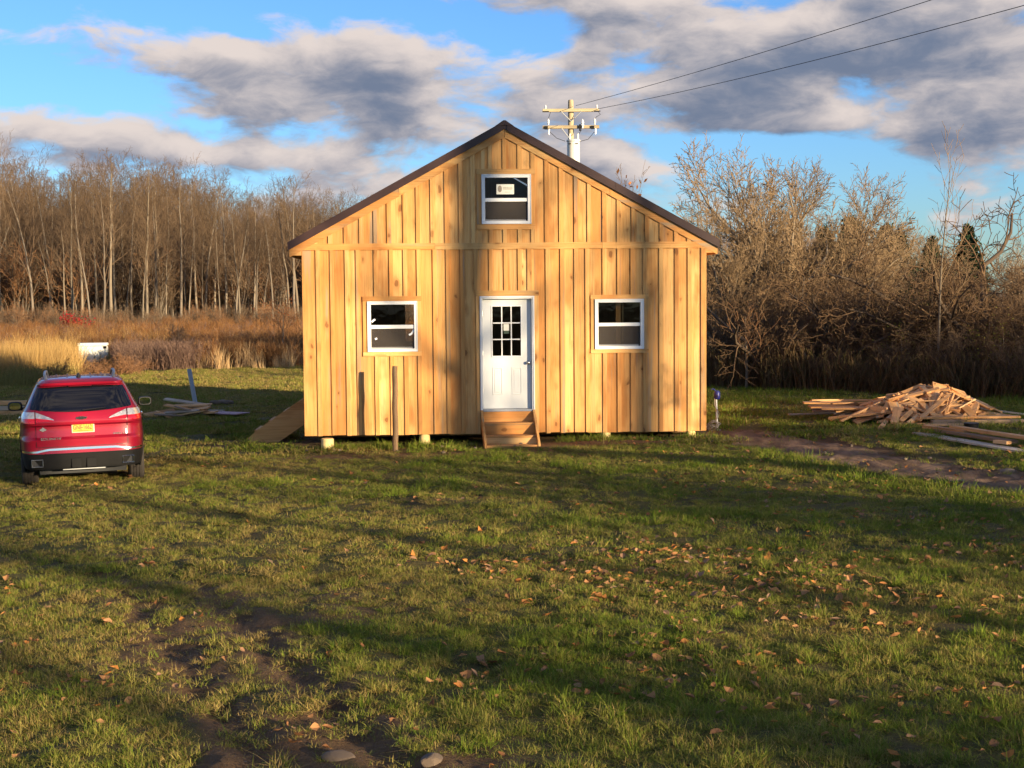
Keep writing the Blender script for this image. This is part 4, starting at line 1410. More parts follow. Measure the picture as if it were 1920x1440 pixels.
npile = 0
for layer, (n, kz) in enumerate(((40, 0.30), (60, 0.65), (170, 1.0))):
    for i in range(n):
        while True:
            x, y = rl_.uniform(6.45, 9.5), rl_.uniform(26.5, 28.9)
            if heap(x, y) > rl_.uniform(0.0, 0.25) or rl_.random() < 0.02:
                break
        l, w, h, me_ = rl_.choice(UNIT)
        an = rl_.gauss(0.5, 0.7) if rl_.random() < 0.65 else rl_.uniform(0, math.pi)
        dx, dy = math.cos(an) * l / 2, math.sin(an) * l / 2
        lift = 0.02 + rl_.uniform(0, 0.05) * (layer == 2)
        za = hz(x - dx, y - dy) + heap(x - dx, y - dy) * kz + lift + rl_.uniform(0, 0.05) * (layer == 2)
        zb = hz(x + dx, y + dy) + heap(x + dx, y + dy) * kz + lift + rl_.uniform(0, 0.05) * (layer == 2)
        o = lay_board('offcut', me_, (x - dx, y - dy, za), (x + dx, y + dy, zb), rl_.gauss(0, 0.35))
        wherex = 'left slope' if x < 7.55 else ('crown' if heap(x, y) > 0.45 else ('middle' if x < 8.4 else 'right slope'))
        look = ('broad flat' if w > 0.16 else ('stubby' if l < 0.5 else 'long narrow'))
        low = 'buried low in' if layer == 0 else ('half buried in' if layer == 1 else 'lying on')
        tag(o, '%s pine offcut %s the %s of the big scrap heap' % (look, low, wherex), 'offcut', 'offcuts in the big scrap heap')
        npile += 1


def plank(l, w, h, mat, name='plank', bow=0.0):
    mb = MB()
    n = 6
    vs = []
    for i in range(n + 1):
        t = i / n - 0.5
        z = -bow * 4 * t * t
        vs += [(t * l, -w / 2, z - h / 2), (t * l, w / 2, z - h / 2), (t * l, w / 2, z + h / 2), (t * l, -w / 2, z + h / 2)]
    fs = []
    for i in range(n):
        for k in range(4):
            fs.append((4 * i + k, 4 * i + (k + 1) % 4, 4 * i + 4 + (k + 1) % 4, 4 * i + 4 + k))
    fs += [(0, 1, 2, 3), (4 * n + 3, 4 * n + 2, 4 * n + 1, 4 * n)]
    mb.add(vs, fs)
    return mb.mesh(name, mat)


def put_plank(l, w, h, mat, x, y, ang, z, label, group=None, tilt=0.0, roll=0.0, bow=0.0, cat='plank'):
    dx, dy = math.cos(ang) * l / 2, math.sin(ang) * l / 2
    g0 = max(hz(x - dx, y - dy), hz(x, y), hz(x + dx, y + dy))
    o = lay_board('plank', plank(l, w, h, mat, bow=bow), (x - dx, y - dy, g0 + z - tilt), (x + dx, y + dy, g0 + z + tilt), roll)
    return tag(o, label, cat, group)


G1 = 'slabwood at the left end of the scrap heap'
for k in range(16):
    l = rl_.uniform(1.1, 2.1)
    lv = k // 4
    put_plank(l, rl_.uniform(0.14, 0.24), 0.03, M_scrap if lv > 1 else M_oldwood, rl_.uniform(6.9, 7.3) - 0.05 * lv, 28.0 + rl_.uniform(-0.5, 0.7), rl_.gauss(0.02, 0.13), 0.05 + lv * 0.09 + rl_.uniform(0, 0.03),
              ('bottom', 'lower', 'upper', 'topmost')[lv] + ' layer rough slab lying flat at the left end of the scrap heap', G1, rl_.uniform(-0.03, 0.03), rl_.gauss(0, 0.1), rl_.uniform(0, 0.03), 'slab')
put_plank(1.5, 0.08, 0.03, M_greyplank, 6.35, 28.9, 0.15, 0.07, 'thin grey stick poking out to the left of the scrap heap', cat='stick')
put_plank(2.0, 0.08, 0.03, M_greyplank, 9.15, 27.9, -0.10, 0.20, 'thin grey stick slanting down the right side of the scrap heap', tilt=-0.14, cat='stick')
put_plank(1.9, 0.19, 0.04, M_scrap, 8.55, 26.55, 0.03, 0.13, 'longest pale board at the front foot of the scrap heap')
put_plank(2.2, 0.14, 0.09, M_oldwood, 8.9, 26.35, 0.0, 0.05, 'grey brown beam at the front foot of the scrap heap')
put_plank(1.2, 0.14, 0.04, M_scrap, 7.75, 26.45, 0.06, 0.04, 'flat tan board on the grass before the scrap heap')
put_plank(0.8, 0.19, 0.03, M_scrap, 8.0, 26.15, 0.05, 0.03, 'short tan board on the grass before the scrap heap')
# small stack of planks nearer the track
AN = math.atan2(21.67 - 24.46, 7.83 - 7.08)
put_plank(3.6, 0.24, 0.03, M_greyplank, 7.55, 23.0, AN, 0.045, 'long whitish plank under the small stack by the track')
put_plank(2.1, 0.19, 0.05, M_oldwood, 7.68, 23.55, AN + 0.02, 0.10, 'dark brown plank in the middle of the small stack')
put_plank(1.1, 0.14, 0.05, M_scrap, 7.45, 24.35, AN + 0.12, 0.14, 'short tan plank at the far end of the small stack')
put_plank(2.1, 0.15, 0.05, M_scrap, 7.88, 23.35, AN + 0.03, 0.165, 'long orange brown plank on top of the small stack')
put_plank(0.26, 0.12, 0.05, M_scrap, 7.80, 22.55, AN + 0.3, 0.09, 'short block of wood at the near end of the small stack', cat='block')
bk = MB()
bk.tube([(0, 0, 0), (0, 0, 0.005), (0, 0, 0.17), (0, 0, 0.19), (0, 0, 0.185), (0, 0, 0.03)], [0.09, 0.105, 0.125, 0.135, 0.12, 0.10], 18)
bk.tube([(-0.13, 0, 0.18), (-0.10, 0.06, 0.12), (0, 0.12, 0.09), (0.10, 0.06, 0.12), (0.13, 0, 0.18)], 0.006, 6)
o = smooth_angle(bk.obj('bucket', M_blackp, loc=(8.10, 25.0, hz(8.1, 25.0))))
tag(o, 'small black bucket behind the stack of planks', 'bucket')

# small scrap heap behind the car
G2 = 'boards in the small heap by the grey pipe'
SH = [(-8.55, 34.5, 0.9, 0.22, 0.9, 0.06, 0.3, M_scrap), (-8.35, 34.1, 0.7, 0.20, 2.2, 0.05, 0.2, M_scrap), (-8.0, 34.3, 1.1, 0.18, -0.5, 0.10, 0.1, M_greyplank), (-7.9, 34.4, 1.2, 0.18, -0.35, 0.16, 0.05, M_scrap),
      (-7.8, 34.5, 1.1, 0.20, -0.45, 0.23, 0.1, M_scrap), (-7.75, 34.2, 1.0, 0.16, -0.6, 0.12, -0.1, M_oldwood), (-7.6, 34.3, 0.9, 0.18, -0.8, 0.17, 0.2, M_scrap), (-7.95, 34.7, 1.3, 0.15, -0.4, 0.30, 0.1, M_greyplank),
      (-8.2, 33.9, 0.7, 0.15, 0.1, 0.06, 0.0, M_oldwood), (-7.75, 33.95, 0.8, 0.14, -0.2, 0.08, 0.0, M_scrap), (-7.35, 34.0, 0.8, 0.16, -0.7, 0.08, 0.1, M_scrap)]
for (x, y, l, w, a, z, r_, mt) in SH:
    put_plank(l, w, 0.03, mt, x, y, a, z, 'short board tossed on the small heap by the grey pipe', G2, rl_.uniform(-0.09, 0.09), r_ * 1.8, cat='board')
put_plank(1.35, 0.55, 0.02, plain('pink_board', (0.40, 0.24, 0.25), 0.7), -7.05, 34.2, -0.45, 0.05, 'flat pinkish sheet on the grass beside the small heap', cat='sheet')
put_plank(0.4, 0.2, 0.03, M_greyplank, -7.3, 34.95, -0.2, 0.06, 'small pale board behind the pinkish sheet', cat='board')
for k, (y, z, mt) in enumerate(((35.7, 0.05, M_scrap), (35.8, 0.17, M_greyplank), (35.95, 0.30, M_scrap))):
    put_plank(2.6, 0.12, 0.10, mt, -13.4, y, 0.03, z, ('lowest', 'middle', 'topmost')[k] + ' board of the stack beyond the car at the left edge', cat='board')
pp = MB().tube([(0.06, 0, -0.3), (0.0, 0.0, 0.0), (-0.09, 0.05, 0.5), (-0.18, 0.1, 1.0)], 0.058, 16)
pp.add([(-0.18 + 0.05 * math.cos(a), 0.1 + 0.05 * math.sin(a), 1.001) for a in np.linspace(0, 2 * math.pi, 16, endpoint=False)], [tuple(range(16))], 1)
o = smooth_angle(pp.obj('drain_pipe', [M_pvc, M_blackp], loc=(-8.19, 36.75, hz(-8.19, 36.75))), 50)
tag(o, 'leaning pale grey pipe standing in the grass left of the house', 'pipe')

# white appliance shell in the brush
def box_mat():
    m, t = new_mat('stained_white_enamel')
    P = t.n('ShaderNodeTexCoord').outputs['Object']
    n1 = t.noise(P, 2.6, 4.0, 0.6, 0.6)
    c = t.mix(t.ss(n1, 0.6, 0.66), (0.74, 0.72, 0.62), (0.16, 0.16, 0.14))
    finish(t, **{'Base Color': c, 'Roughness': 0.5})
    return m
M_box = box_mat()
bx = empty('appliance_shell', (-18.25, 62.0, hz(-18.25, 62.0) + 0.06), R(10))
tag(bx, 'white boxy old appliance half hidden in the brush', 'appliance')
MB().box(-0.60, 0.60, -0.35, 0.35, -0.1, 0.80).obj('case', M_box, bx, bevel=0.04)
MB().box(-0.62, 0.62, -0.37, 0.37, 0.805, 0.94).obj('lid', M_box, bx, bevel=0.03)
MB().box(0.48, 0.60, -0.40, -0.37, 0.70, 0.80).obj('latch', M_clad, bx)

# ------------------------------------------------------------------ plants: generators
def bark(name, c1, c2, rough=0.9):
    m, t = new_mat(name)
    P = t.n('ShaderNodeTexCoord').outputs['Object']
    rnd = t.n('ShaderNodeObjectInfo').outputs['Random']
    n = t.noise(t.vm('MULTIPLY', P, (9, 9, 2)), 1.0, 4.0)
    c = t.mix(n, c1, c2)
    f = t.m('MULTIPLY_ADD', rnd, 0.5, 0.75)
    c = t.mix(1.0, c, t.n('ShaderNodeCombineColor', {0: f, 1: f, 2: f}).outputs[0], 'MULTIPLY')
    finish(t, **{'Base Color': c, 'Roughness': rough, 'Specular IOR Level': 0.15})
    return m


def leafy(name, cols, trans=0.25, rough=0.7, rnd_scale=3.7):
    """leaves and blades: each copy its own tone, a little light passing through"""
    m, t = new_mat(name)
    rnd = t.n('ShaderNodeObjectInfo').outputs['Random']
    P = t.n('ShaderNodeTexCoord').outputs['Object']
    isl = t.n('ShaderNodeNewGeometry').outputs['Random Per Island']
    r = t.m('FRACT', t.m('ADD', t.m('MULTIPLY', rnd, rnd_scale), t.m('MULTIPLY', isl, 0.8)))
    ramp = t.n('ShaderNodeValToRGB')
    cr = ramp.color_ramp
    cr.elements[0].position = 0.0; cr.elements[0].color = (*cols[0], 1)
    cr.elements[1].position = 1.0; cr.elements[1].color = (*cols[-1], 1)
    for k, c in enumerate(cols[1:-1]):
        e = cr.elements.new((k + 1) / (len(cols) - 1)); e.color = (*c, 1)
    t.put(ramp, 0, r)
    d = t.n('ShaderNodeBsdfDiffuse', {'Color': ramp.outputs[0]})
    tr = t.n('ShaderNodeBsdfTranslucent', {'Color': ramp.outputs[0]})
    mx = t.n('ShaderNodeMixShader', {0: trans, 1: d.outputs[0], 2: tr.outputs[0]})
    t.n('ShaderNodeOutputMaterial', {0: mx.outputs[0]})
    return m


M_bark1 = bark('grey_tan_bark', (0.125, 0.098, 0.072), (0.22, 0.180, 0.135))
M_twig1 = bark('brown_twigs', (0.105, 0.067, 0.040), (0.172, 0.116, 0.070))
M_bark2 = bark('pale_bark', (0.15, 0.116, 0.080), (0.25, 0.200, 0.142))
M_twig2 = bark('tan_twigs', (0.19, 0.125, 0.068), (0.28, 0.192, 0.108))
M_bark3 = bark('dark_bark', (0.060, 0.042, 0.030), (0.125, 0.090, 0.062))
M_twig3 = bark('dark_twigs', (0.085, 0.050, 0.027), (0.155, 0.096, 0.051))
M_twig4 = bark('reddish_twigs', (0.20, 0.10, 0.05), (0.30, 0.16, 0.075))


class Branches:
    def __init__(s):
        s.parts = {}
        s.tips = []
    def add(s, part, pts, rad, sides):
        s.parts.setdefault(part, {}).setdefault((len(pts), sides), []).append((pts, rad))
    def mesh(s, part, name, mat):
        cos, quads = [], []
        base = 0
        for (n, k), lst in s.parts[part].items():
            P = np.array([[tuple(p) for p in a[0]] for a in lst])          # m,n,3
            Rd = np.array([a[1] for a in lst])                              # m,n
            T = np.empty_like(P)
            T[:, 1:-1] = P[:, 2:] - P[:, :-2]; T[:, 0] = P[:, 1] - P[:, 0]; T[:, -1] = P[:, -1] - P[:, -2]
            T /= np.maximum(np.linalg.norm(T, axis=2, keepdims=True), 1e-9)
            ref = np.where(np.abs(T[:, :1, 2:3]) > 0.8, np.array([[[1.0, 0, 0]]]), np.array([[[0, 0, 1.0]]]))
            A = np.cross(T, np.broadcast_to(ref, T.shape)); A /= np.maximum(np.linalg.norm(A, axis=2, keepdims=True), 1e-9)
            B = np.cross(T, A)
            an = np.arange(k) * 2 * math.pi / k
            V = P[:, :, None, :] + Rd[:, :, None, None] * (A[:, :, None, :] * np.cos(an)[None, None, :, None] + B[:, :, None, :] * np.sin(an)[None, None, :, None])
            m = len(lst)
            idx = base + np.arange(m * n * k).reshape(m, n, k)
            nx = np.roll(idx, -1, axis=2)
            q = np.stack([idx[:, :-1], nx[:, :-1], nx[:, 1:], idx[:, 1:]], -1).reshape(-1, 4)
            cos.append(V.reshape(-1, 3)); quads.append(q)
            base += m * n * k
        me = quad_mesh(name, np.concatenate(cos), np.concatenate(quads))
        me.materials.append(mat)
        me.polygons.foreach_set('use_smooth', [True] * len(me.polygons))
        return me


UPV = Vector((0, 0, 1))


def grow(rng, B, p, d, L, r, lev, P):
    if 'dome' in P and lev >= 1:
        cz, rx, rz = P['dome']
        for _ in range(3):
            e = p + (d + UPV * P['up'][lev] * 2) * L
            if (e.x * e.x + e.y * e.y) / (rx * rx) + ((e.z - cz) / rz) ** 2 > 1.0:
                L *= 0.72
    n = P['seg'][lev]
    pts = [p.copy()]; dirs = [d.copy()]
    rad = [r]
    st = L / n
    wig, up, tp = P['wig'][lev], P['up'][lev], P['taper'][lev]
    for i in range(n):
        d = d + Vector((rng.gauss(0, wig), rng.gauss(0, wig), rng.gauss(0, wig))) + UPV * up
        d.normalize()
        p = p + d * st
        pts.append(p.copy()); dirs.append(d.copy())
        t = (i + 1) / n
        rad.append(max(P['rmin'], r * (1 - t * (1 - tp))))
    B.add('trunk' if lev <= P.get('trunk_lev', 0) else 'crown', pts, rad, P['sides'][lev])
    last = len(P['n'])
    if lev < last:
        cnt = P['n'][lev]
        cnt = max(1, int(cnt * rng.uniform(0.8, 1.2)))
        ph = rng.uniform(0, 6.28)
        t0 = P['t0'][lev]
        for c in range(cnt):
            t = t0 + (1 - t0) * ((c + rng.random()) / cnt)
            fi = min(t * n, n - 1e-4); k = int(fi); f = fi - k
            pos = pts[k].lerp(pts[k + 1], f); dd = dirs[k + 1]
            rr = rad[k] * (1 - f) + rad[k + 1] * f
            ph += 2.4 + rng.gauss(0, 0.5)
            a = Vector((1, 0, 0)) if abs(dd.x) < 0.8 else Vector((0, 1, 0))
            s1 = dd.cross(a).normalized(); s2 = dd.cross(s1)
            sd = s1 * math.cos(ph) + s2 * math.sin(ph)
            an = P['ang'][lev] * rng.uniform(0.7, 1.3)
            cd = (dd * math.cos(an) + sd * math.sin(an)).normalized()
            ln = L * P['len'][lev] * (1.0 - P['sh'][lev] * (t - t0) / max(1e-3, 1 - t0)) * rng.uniform(0.65, 1.25)
            grow(rng, B, pos, cd, ln, max(P['rmin'], rr * P['rad'][lev]), lev + 1, P)
    else:
        B.tips.append(pts[-1])


FOREST = dict(seg=(9, 5, 3, 2), wig=(0.035, 0.10, 0.16, 0.2), up=(0.03, 0.10, 0.06, 0.03), taper=(0.18, 0.3, 0.4, 0.5), n=(22, 8, 5), t0=(0.36, 0.2, 0.2), ang=(0.75, 0.65, 0.7),
              len=(0.30, 0.48, 0.5), sh=(0.55, 0.3, 0.2), rad=(0.40, 0.50, 0.55), rmin=0.011, sides=(7, 4, 3, 3))
FOREST2 = dict(FOREST, n=(16, 8, 4), t0=(0.28, 0.25, 0.2), ang=(0.55, 0.6, 0.7), len=(0.42, 0.42, 0.45), wig=(0.06, 0.10, 0.16, 0.2))
BROAD = dict(seg=(4, 8, 5, 4, 2), wig=(0.10, 0.13, 0.13, 0.14, 0.16), up=(0.05, 0.03, 0.04, 0.03, 0.03), taper=(0.7, 0.14, 0.2, 0.3, 0.5), n=(11, 15, 9, 6), dome=(3.3, 3.1, 2.7), t0=(0.35, 0.15, 0.10, 0.10), ang=(0.80, 0.62, 0.60, 0.62),
             len=(2.6, 0.42, 0.42, 0.42), sh=(0.0, 0.30, 0.25, 0.2), rad=(0.50, 0.40, 0.5, 0.6), rmin=0.0055, sides=(8, 6, 4, 3, 3), trunk_lev=1)
SAPLING = dict(seg=(12, 6, 3), wig=(0.035, 0.07, 0.1), up=(0.03, 0.10, 0.06), taper=(0.12, 0.3, 0.4), n=(22, 5), t0=(0.33, 0.25), ang=(0.55, 0.55), len=(0.27, 0.38), sh=(0.5, 0.2), rad=(0.42, 0.6), rmin=0.0065, sides=(7, 4, 3))
GNARL = dict(seg=(4, 7, 6, 4, 3), wig=(0.2, 0.24, 0.24, 0.22, 0.2), up=(0.03, 0.05, 0.03, 0.02, 0.0), taper=(0.7, 0.3, 0.3, 0.4, 0.5), n=(5, 7, 6, 5), t0=(0.35, 0.2, 0.15, 0.1), ang=(0.7, 0.8, 0.8, 0.85),
             len=(2.2, 0.48, 0.48, 0.5), sh=(0.0, 0.3, 0.3, 0.2), rad=(0.58, 0.48, 0.5, 0.6), rmin=0.0065, sides=(8, 6, 4, 3, 3), trunk_lev=1)
SHRUB = dict(seg=(6, 5, 3, 2), wig=(0.10, 0.17, 0.22, 0.25), up=(0.02, 0.02, 0.0, 0.0), taper=(0.25, 0.3, 0.4, 0.5), n=(9, 6, 4), t0=(0.15, 0.15, 0.15), ang=(0.6, 0.7, 0.8), len=(0.42, 0.5, 0.55), sh=(0.35, 0.2, 0.2), rad=(0.5, 0.6, 0.7),
             rmin=0.0065, sides=(5, 4, 3, 3))


def make_tree(seed, P, H, r, name, mt, mc, lean=0.03):
    rng = random.Random(seed)
    B = Branches()
    grow(rng, B, Vector((0, 0, -0.15)), Vector((rng.gauss(0, lean), rng.gauss(0, lean), 1)).normalized(), H, r, 0, P)
    zt = max(p.z for p in B.tips)
    return (B.mesh('trunk', name + '_trunk', mt), B.mesh('crown', name + '_crown', mc), zt, B)


def make_shrub(seed, H, stems, spread, mt, mc, P=SHRUB):
    rng = random.Random(seed)
    B = Branches()
    for i in range(stems):
        a = rng.uniform(0, 6.28); q = rng.uniform(0, spread)
        d = Vector((math.cos(a) * q, math.sin(a) * q, 1)).normalized()
        grow(rng, B, Vector((math.cos(a) * 0.25 * q, math.sin(a) * 0.25 * q, -0.1)), d, H * rng.uniform(0.7, 1.05), 0.03 * rng.uniform(0.6, 1.3), 0, P)
    zt = max(p.z for p in B.tips)
    return (B.mesh('trunk', 'shrub_stems', mt), B.mesh('crown', 'shrub_twigs', mc), zt, B)


def leaf_mesh(name, pts, size, mat, rng, per=3, spread=0.15, flat=0.0):
    n = len(pts) * per
    P = np.repeat(np.array([tuple(p) for p in pts]), per, axis=0) + np.array([[rng.gauss(0, spread) for _ in range(3)] for _ in range(n)])
    rs = np.random.RandomState(rng.randrange(99999))
    a = rs.normal(size=(n, 3)); a /= np.linalg.norm(a, axis=1, keepdims=True)
    b = rs.normal(size=(n, 3)); b -= a * (a * b).sum(1, keepdims=True); b /= np.linalg.norm(b, axis=1, keepdims=True)
    s = size * rs.uniform(0.6, 1.3, (n, 1))
    V = np.stack([P - a * s, P + b * s * 0.55, P + a * s, P - b * s * 0.55], 1).reshape(-1, 3)
    me = quad_mesh(name, V, np.arange(n * 4).reshape(n, 4))
    me.materials.append(mat)
    return me


def place_tree(name, tree, loc, h, rz, label, cat='tree', group=None, extra=None, sxy=1.0):
    t = empty(name, (loc[0], loc[1], hz(loc[0], loc[1])), rz)
    k = h / tree[2]
    t.scale = (k * sxy, k * sxy, k)
    tag(t, label, cat, group)
    for nm, me in (('trunk', tree[0]), ('crown', tree[1])) + (extra or ()):
        link(bpy.data.objects.new(nm, me), t)
    return t


# scatter of many small plants as one object
def source_objs(cname, meshes):
    c = bpy.data.collections.new(cname)
    for i, me in enumerate(meshes):
        c.objects.link(bpy.data.objects.new('%s_%02d' % (cname, i), me))
    return c


def scatter(name, coll, nsrc, P, scale, rng, label, cat, tilt=0.12, idx=None):
    n = len(P)
    me = bpy.data.meshes.new(name)
    me.vertices.add(n)
    me.vertices.foreach_set('co', np.asarray(P, np.float32).ravel())
    rot = np.stack([rng.normal(0, tilt, n), rng.normal(0, tilt, n), rng.uniform(0, 6.283, n)], 1).astype(np.float32)
    at = me.attributes.new('rot', 'FLOAT_VECTOR', 'POINT'); at.data.foreach_set('vector', rot.ravel())
    at = me.attributes.new('scl', 'FLOAT', 'POINT'); at.data.foreach_set('value', np.asarray(scale, np.float32))
    at = me.attributes.new('idx', 'INT', 'POINT'); at.data.foreach_set('value', (rng.randint(0, nsrc, n) if idx is None else idx).astype(np.int32))
    o = link(bpy.data.objects.new(name, me))
    ng = bpy.data.node_groups.new('scatter_' + name, 'GeometryNodeTree')
    ng.interface.new_socket('Geometry', in_out='INPUT', socket_type='NodeSocketGeometry')
    ng.interface.new_socket('Geometry', in_out='OUTPUT', socket_type='NodeSocketGeometry')
    N = ng.nodes; Lk = ng.links
    a = N.new('NodeGroupInput'); z = N.new('NodeGroupOutput')
    ci = N.new('GeometryNodeCollectionInfo'); ci.inputs[0].default_value = coll; ci.inputs[1].default_value = True; ci.inputs[2].default_value = True
    ip = N.new('GeometryNodeInstanceOnPoints')
    def named(nm, ty):
        q = N.new('GeometryNodeInputNamedAttribute'); q.data_type = ty; q.inputs[0].default_value = nm
        return q.outputs[0]
    er = N.new('FunctionNodeEulerToRotation')
    Lk.new(a.outputs[0], ip.inputs['Points']); Lk.new(ci.outputs[0], ip.inputs['Instance'])
    ip.inputs['Pick Instance'].default_value = True
    Lk.new(named('idx', 'INT'), ip.inputs['Instance Index'])
    Lk.new(named('rot', 'FLOAT_VECTOR'), er.inputs[0]); Lk.new(er.outputs[0], ip.inputs['Rotation'])
    Lk.new(named('scl', 'FLOAT'), ip.inputs['Scale'])
    Lk.new(ip.outputs[0], z.inputs[0])
    md = o.modifiers.new('scatter', 'NODES'); md.node_group = ng
    tag(o, label, cat, kind='stuff')
    return o


def blade_clump(rng, n, hmin, hmax, width, spread, lean, mat, name='clump', curl=0.5, seg=2):
    V, Q = [], []
    for i in range(n):
        a = rng.uniform(0, 6.283); q = spread * math.sqrt(rng.random())
        bx, by = math.cos(a) * q, math.sin(a) * q
        h = rng.uniform(hmin, hmax)
        la = rng.uniform(0, 6.283); le = abs(rng.gauss(0, lean))
        dx, dy = math.cos(la), math.sin(la)
        wa = rng.uniform(0, 3.14); wx, wy = math.cos(wa) * width / 2, math.sin(wa) * width / 2
        b = len(V)
        for k in range(seg + 1):
            t = k / seg
            o_ = h * (le * t + curl * le * t * t)
            z = h * t * (1 - 0.28 * min(1.5, le) * t)
            ww = (1 - t * 0.85)
            V += [(bx + dx * o_ - wx * ww, by + dy * o_ - wy * ww, z - 0.01), (bx + dx * o_ + wx * ww, by + dy * o_ + wy * ww, z - 0.01)]
        for k in range(seg):
            Q.append((b + 2 * k, b + 2 * k + 1, b + 2 * k + 3, b + 2 * k + 2))
    me = quad_mesh(name, np.array(V), np.array(Q))
    me.materials.append(mat)
    return me


# ------------------------------------------------------------------ the wood on the left
FT = []
for sd in range(4):
    FT.append(make_tree(100 + sd, FOREST, 17, 0.19, 'forest', M_bark1 if sd % 2 else M_bark2, M_twig1))
for sd in range(3):
    FT.append(make_tree(200 + sd, FOREST2, 16, 0.18, 'forest', M_bark1 if sd else M_bark2, M_twig1))
PROF_X = [-200, 0, 60, 110, 150, 250, 330, 380, 420, 480, 560, 620, 690, 760, 1000]
PROF_Y = [225, 232, 262, 285, 278, 272, 285, 280, 325, 345, 315, 345, 350, 360, 380]


def top_at(x, y):
    """tree height that reaches the outline of the wood seen from the yard"""
    pxl = 960 + 2667 * x / y
    row = np.interp(pxl, PROF_X, PROF_Y)
    return 2.7 + (554 - row) * y / 2667.0


rf = random.Random(77)
G_W = 'bare trees at the edge of the wood'
for i in range(88):
    f = (i + rf.random()) / 88
    y = rf.uniform(116, 150)
    pxl = -260 + 1090 * f
    x = (pxl - 960) / 2667 * y
    kh = rf.choice((1.0, 0.97, 0.92, 0.80, 0.62))
    h = top_at(x, y) * kh - hz(x, y)
    t = rf.choice(FT)
    where = 'at the left end of the wood' if pxl < 60 else ('in the wood above the red car' if pxl < 180 else ('in the wood between car and grey pipe' if pxl < 310 else
            ('in the wood above the leaning grey pipe' if pxl < 430 else ('in the wood close to the left eave' if pxl < 570 else 'in the wood just behind the left roof slope'))))
    look = ('tall ' if kh > 0.9 else ('middling ' if kh > 0.7 else 'short ')) + ('pale trunked' if t[0].materials[0] is M_bark2 else 'grey brown')
    place_tree('bare_tree', t, (x, y), h, rf.uniform(0, 6.28), look + ' bare tree ' + where, group=G_W, sxy=rf.uniform(0.8, 1.05))
wsrc = []
for t in FT:
    # trunk and crown in one mesh for the mass behind
    bm = bmesh.new(); bm.from_mesh(t[0]); k = len(bm.faces); bm.from_mesh(t[1])
    bm.faces.ensure_lookup_table()
    for fidx in range(k, len(bm.faces)): bm.faces[fidx].material_index = 1
    m2 = bpy.data.meshes.new('wood_mass_tree'); bm.to_mesh(m2); bm.free()
    m2.materials.append(t[0].materials[0]); m2.materials.append(M_twig1)
    wsrc.append(m2)
wc = source_objs('wood_mass', wsrc)
rs = np.random.RandomState(5)
n = 720
yy = rs.uniform(140, 215, n); pxl = rs.uniform(-650, 1150, n); xx = (pxl - 960) / 2667 * yy
hh = np.array([top_at(a, b) for a, b in zip(xx, yy)]) * rs.uniform(0.62, 0.97, n)
idx = rs.randint(0, len(FT), n)
sc_ = (hh - 0.7) / np.array([t[2] for t in FT])[idx]
P = np.stack([xx, yy, height(xx, yy)], 1)
scatter('woodland', wc, len(FT), P, sc_, rs, 'brown mass of bare trees deep in the wood on the left', 'woodland', 0.02, idx)

# ------------------------------------------------------------------ brush and dry weeds between lawn and wood
M_gold = leafy('golden_dry_grass', ((0.42, 0.26, 0.085), (0.50, 0.33, 0.13), (0.36, 0.20, 0.06)), 0.15)
M_tan = leafy('tan_reed', ((0.52, 0.34, 0.16), (0.58, 0.40, 0.21), (0.42, 0.25, 0.10)), 0.15)
M_rust = leafy('rust_weeds', ((0.22, 0.095, 0.035), (0.30, 0.15, 0.06), (0.17, 0.08, 0.04), (0.34, 0.19, 0.08)), 0.1)
M_purp = leafy('purple_brown_weeds', ((0.20, 0.12, 0.09), (0.25, 0.16, 0.11), (0.15, 0.09, 0.07)), 0.1)
M_olive = leafy('olive_weeds', ((0.20, 0.17, 0.05), (0.28, 0.22, 0.07), (0.14, 0.13, 0.04)), 0.15)
rb_ = random.Random(12)


def weed_clump(rng, H, n, mat, mt2=None):
    """upright weed stalks with side twigs"""
    B = Branches()
    Pm = dict(seg=(4, 2), wig=(0.08, 0.15), up=(0.02, 0.06), taper=(0.4, 0.5), n=(6,), t0=(0.35,), ang=(0.6,), len=(0.28,), sh=(0.4,), rad=(0.7,), rmin=0.006, sides=(3, 3))
    for i in range(n):
        a = rng.uniform(0, 6.28); q = 0.35 * math.sqrt(rng.random())
        grow(rng, B, Vector((math.cos(a) * q, math.sin(a) * q, -0.05)), Vector((rng.gauss(0, 0.15), rng.gauss(0, 0.15), 1)).normalized(), H * rng.uniform(0.6, 1.1), 0.009, 0, Pm)
    B.parts['all'] = B.parts['trunk']
    for k, v in B.parts.get('crown', {}).items():
        B.parts['all'].setdefault(k, []).extend(v)
    return B.mesh('all', 'weed_clump', mat)


c_gold = source_objs('golden_clump', [blade_clump(rb_, 46, 0.8, 1.35, 0.014, 0.28, 0.22, M_gold, seg=3) for _ in range(4)])
c_tan = source_objs('reed_clump', [blade_clump(rb_, 34, 0.7, 1.25, 0.024, 0.24, 0.20, M_tan, seg=3) for _ in range(4)])
c_rust = source_objs('rust_clump', [weed_clump(rb_, 1.1, 16, M_rust) for _ in range(4)])
c_purp = source_objs('purple_clump', [weed_clump(rb_, 1.0, 18, M_purp) for _ in range(3)])
c_olive = source_objs('olive_clump', [blade_clump(rb_, 44, 0.35, 0.7, 0.014, 0.30, 0.30, M_olive, seg=2) for _ in range(3)])


def zone(n, px0, px1, y0, y1, rs):
    y = rs.uniform(y0, y1, n); pxl = rs.uniform(px0, px1, n)
    x = (pxl - 960) / 2667 * y
    return x, y


def put(name, coll, ns, x, y, s0, s1, rs, label, cat):
    P = np.stack([x, y, height(x, y)], 1)
    return scatter(name, coll, ns, P, rs.uniform(s0, s1, len(x)), rs, label, cat)


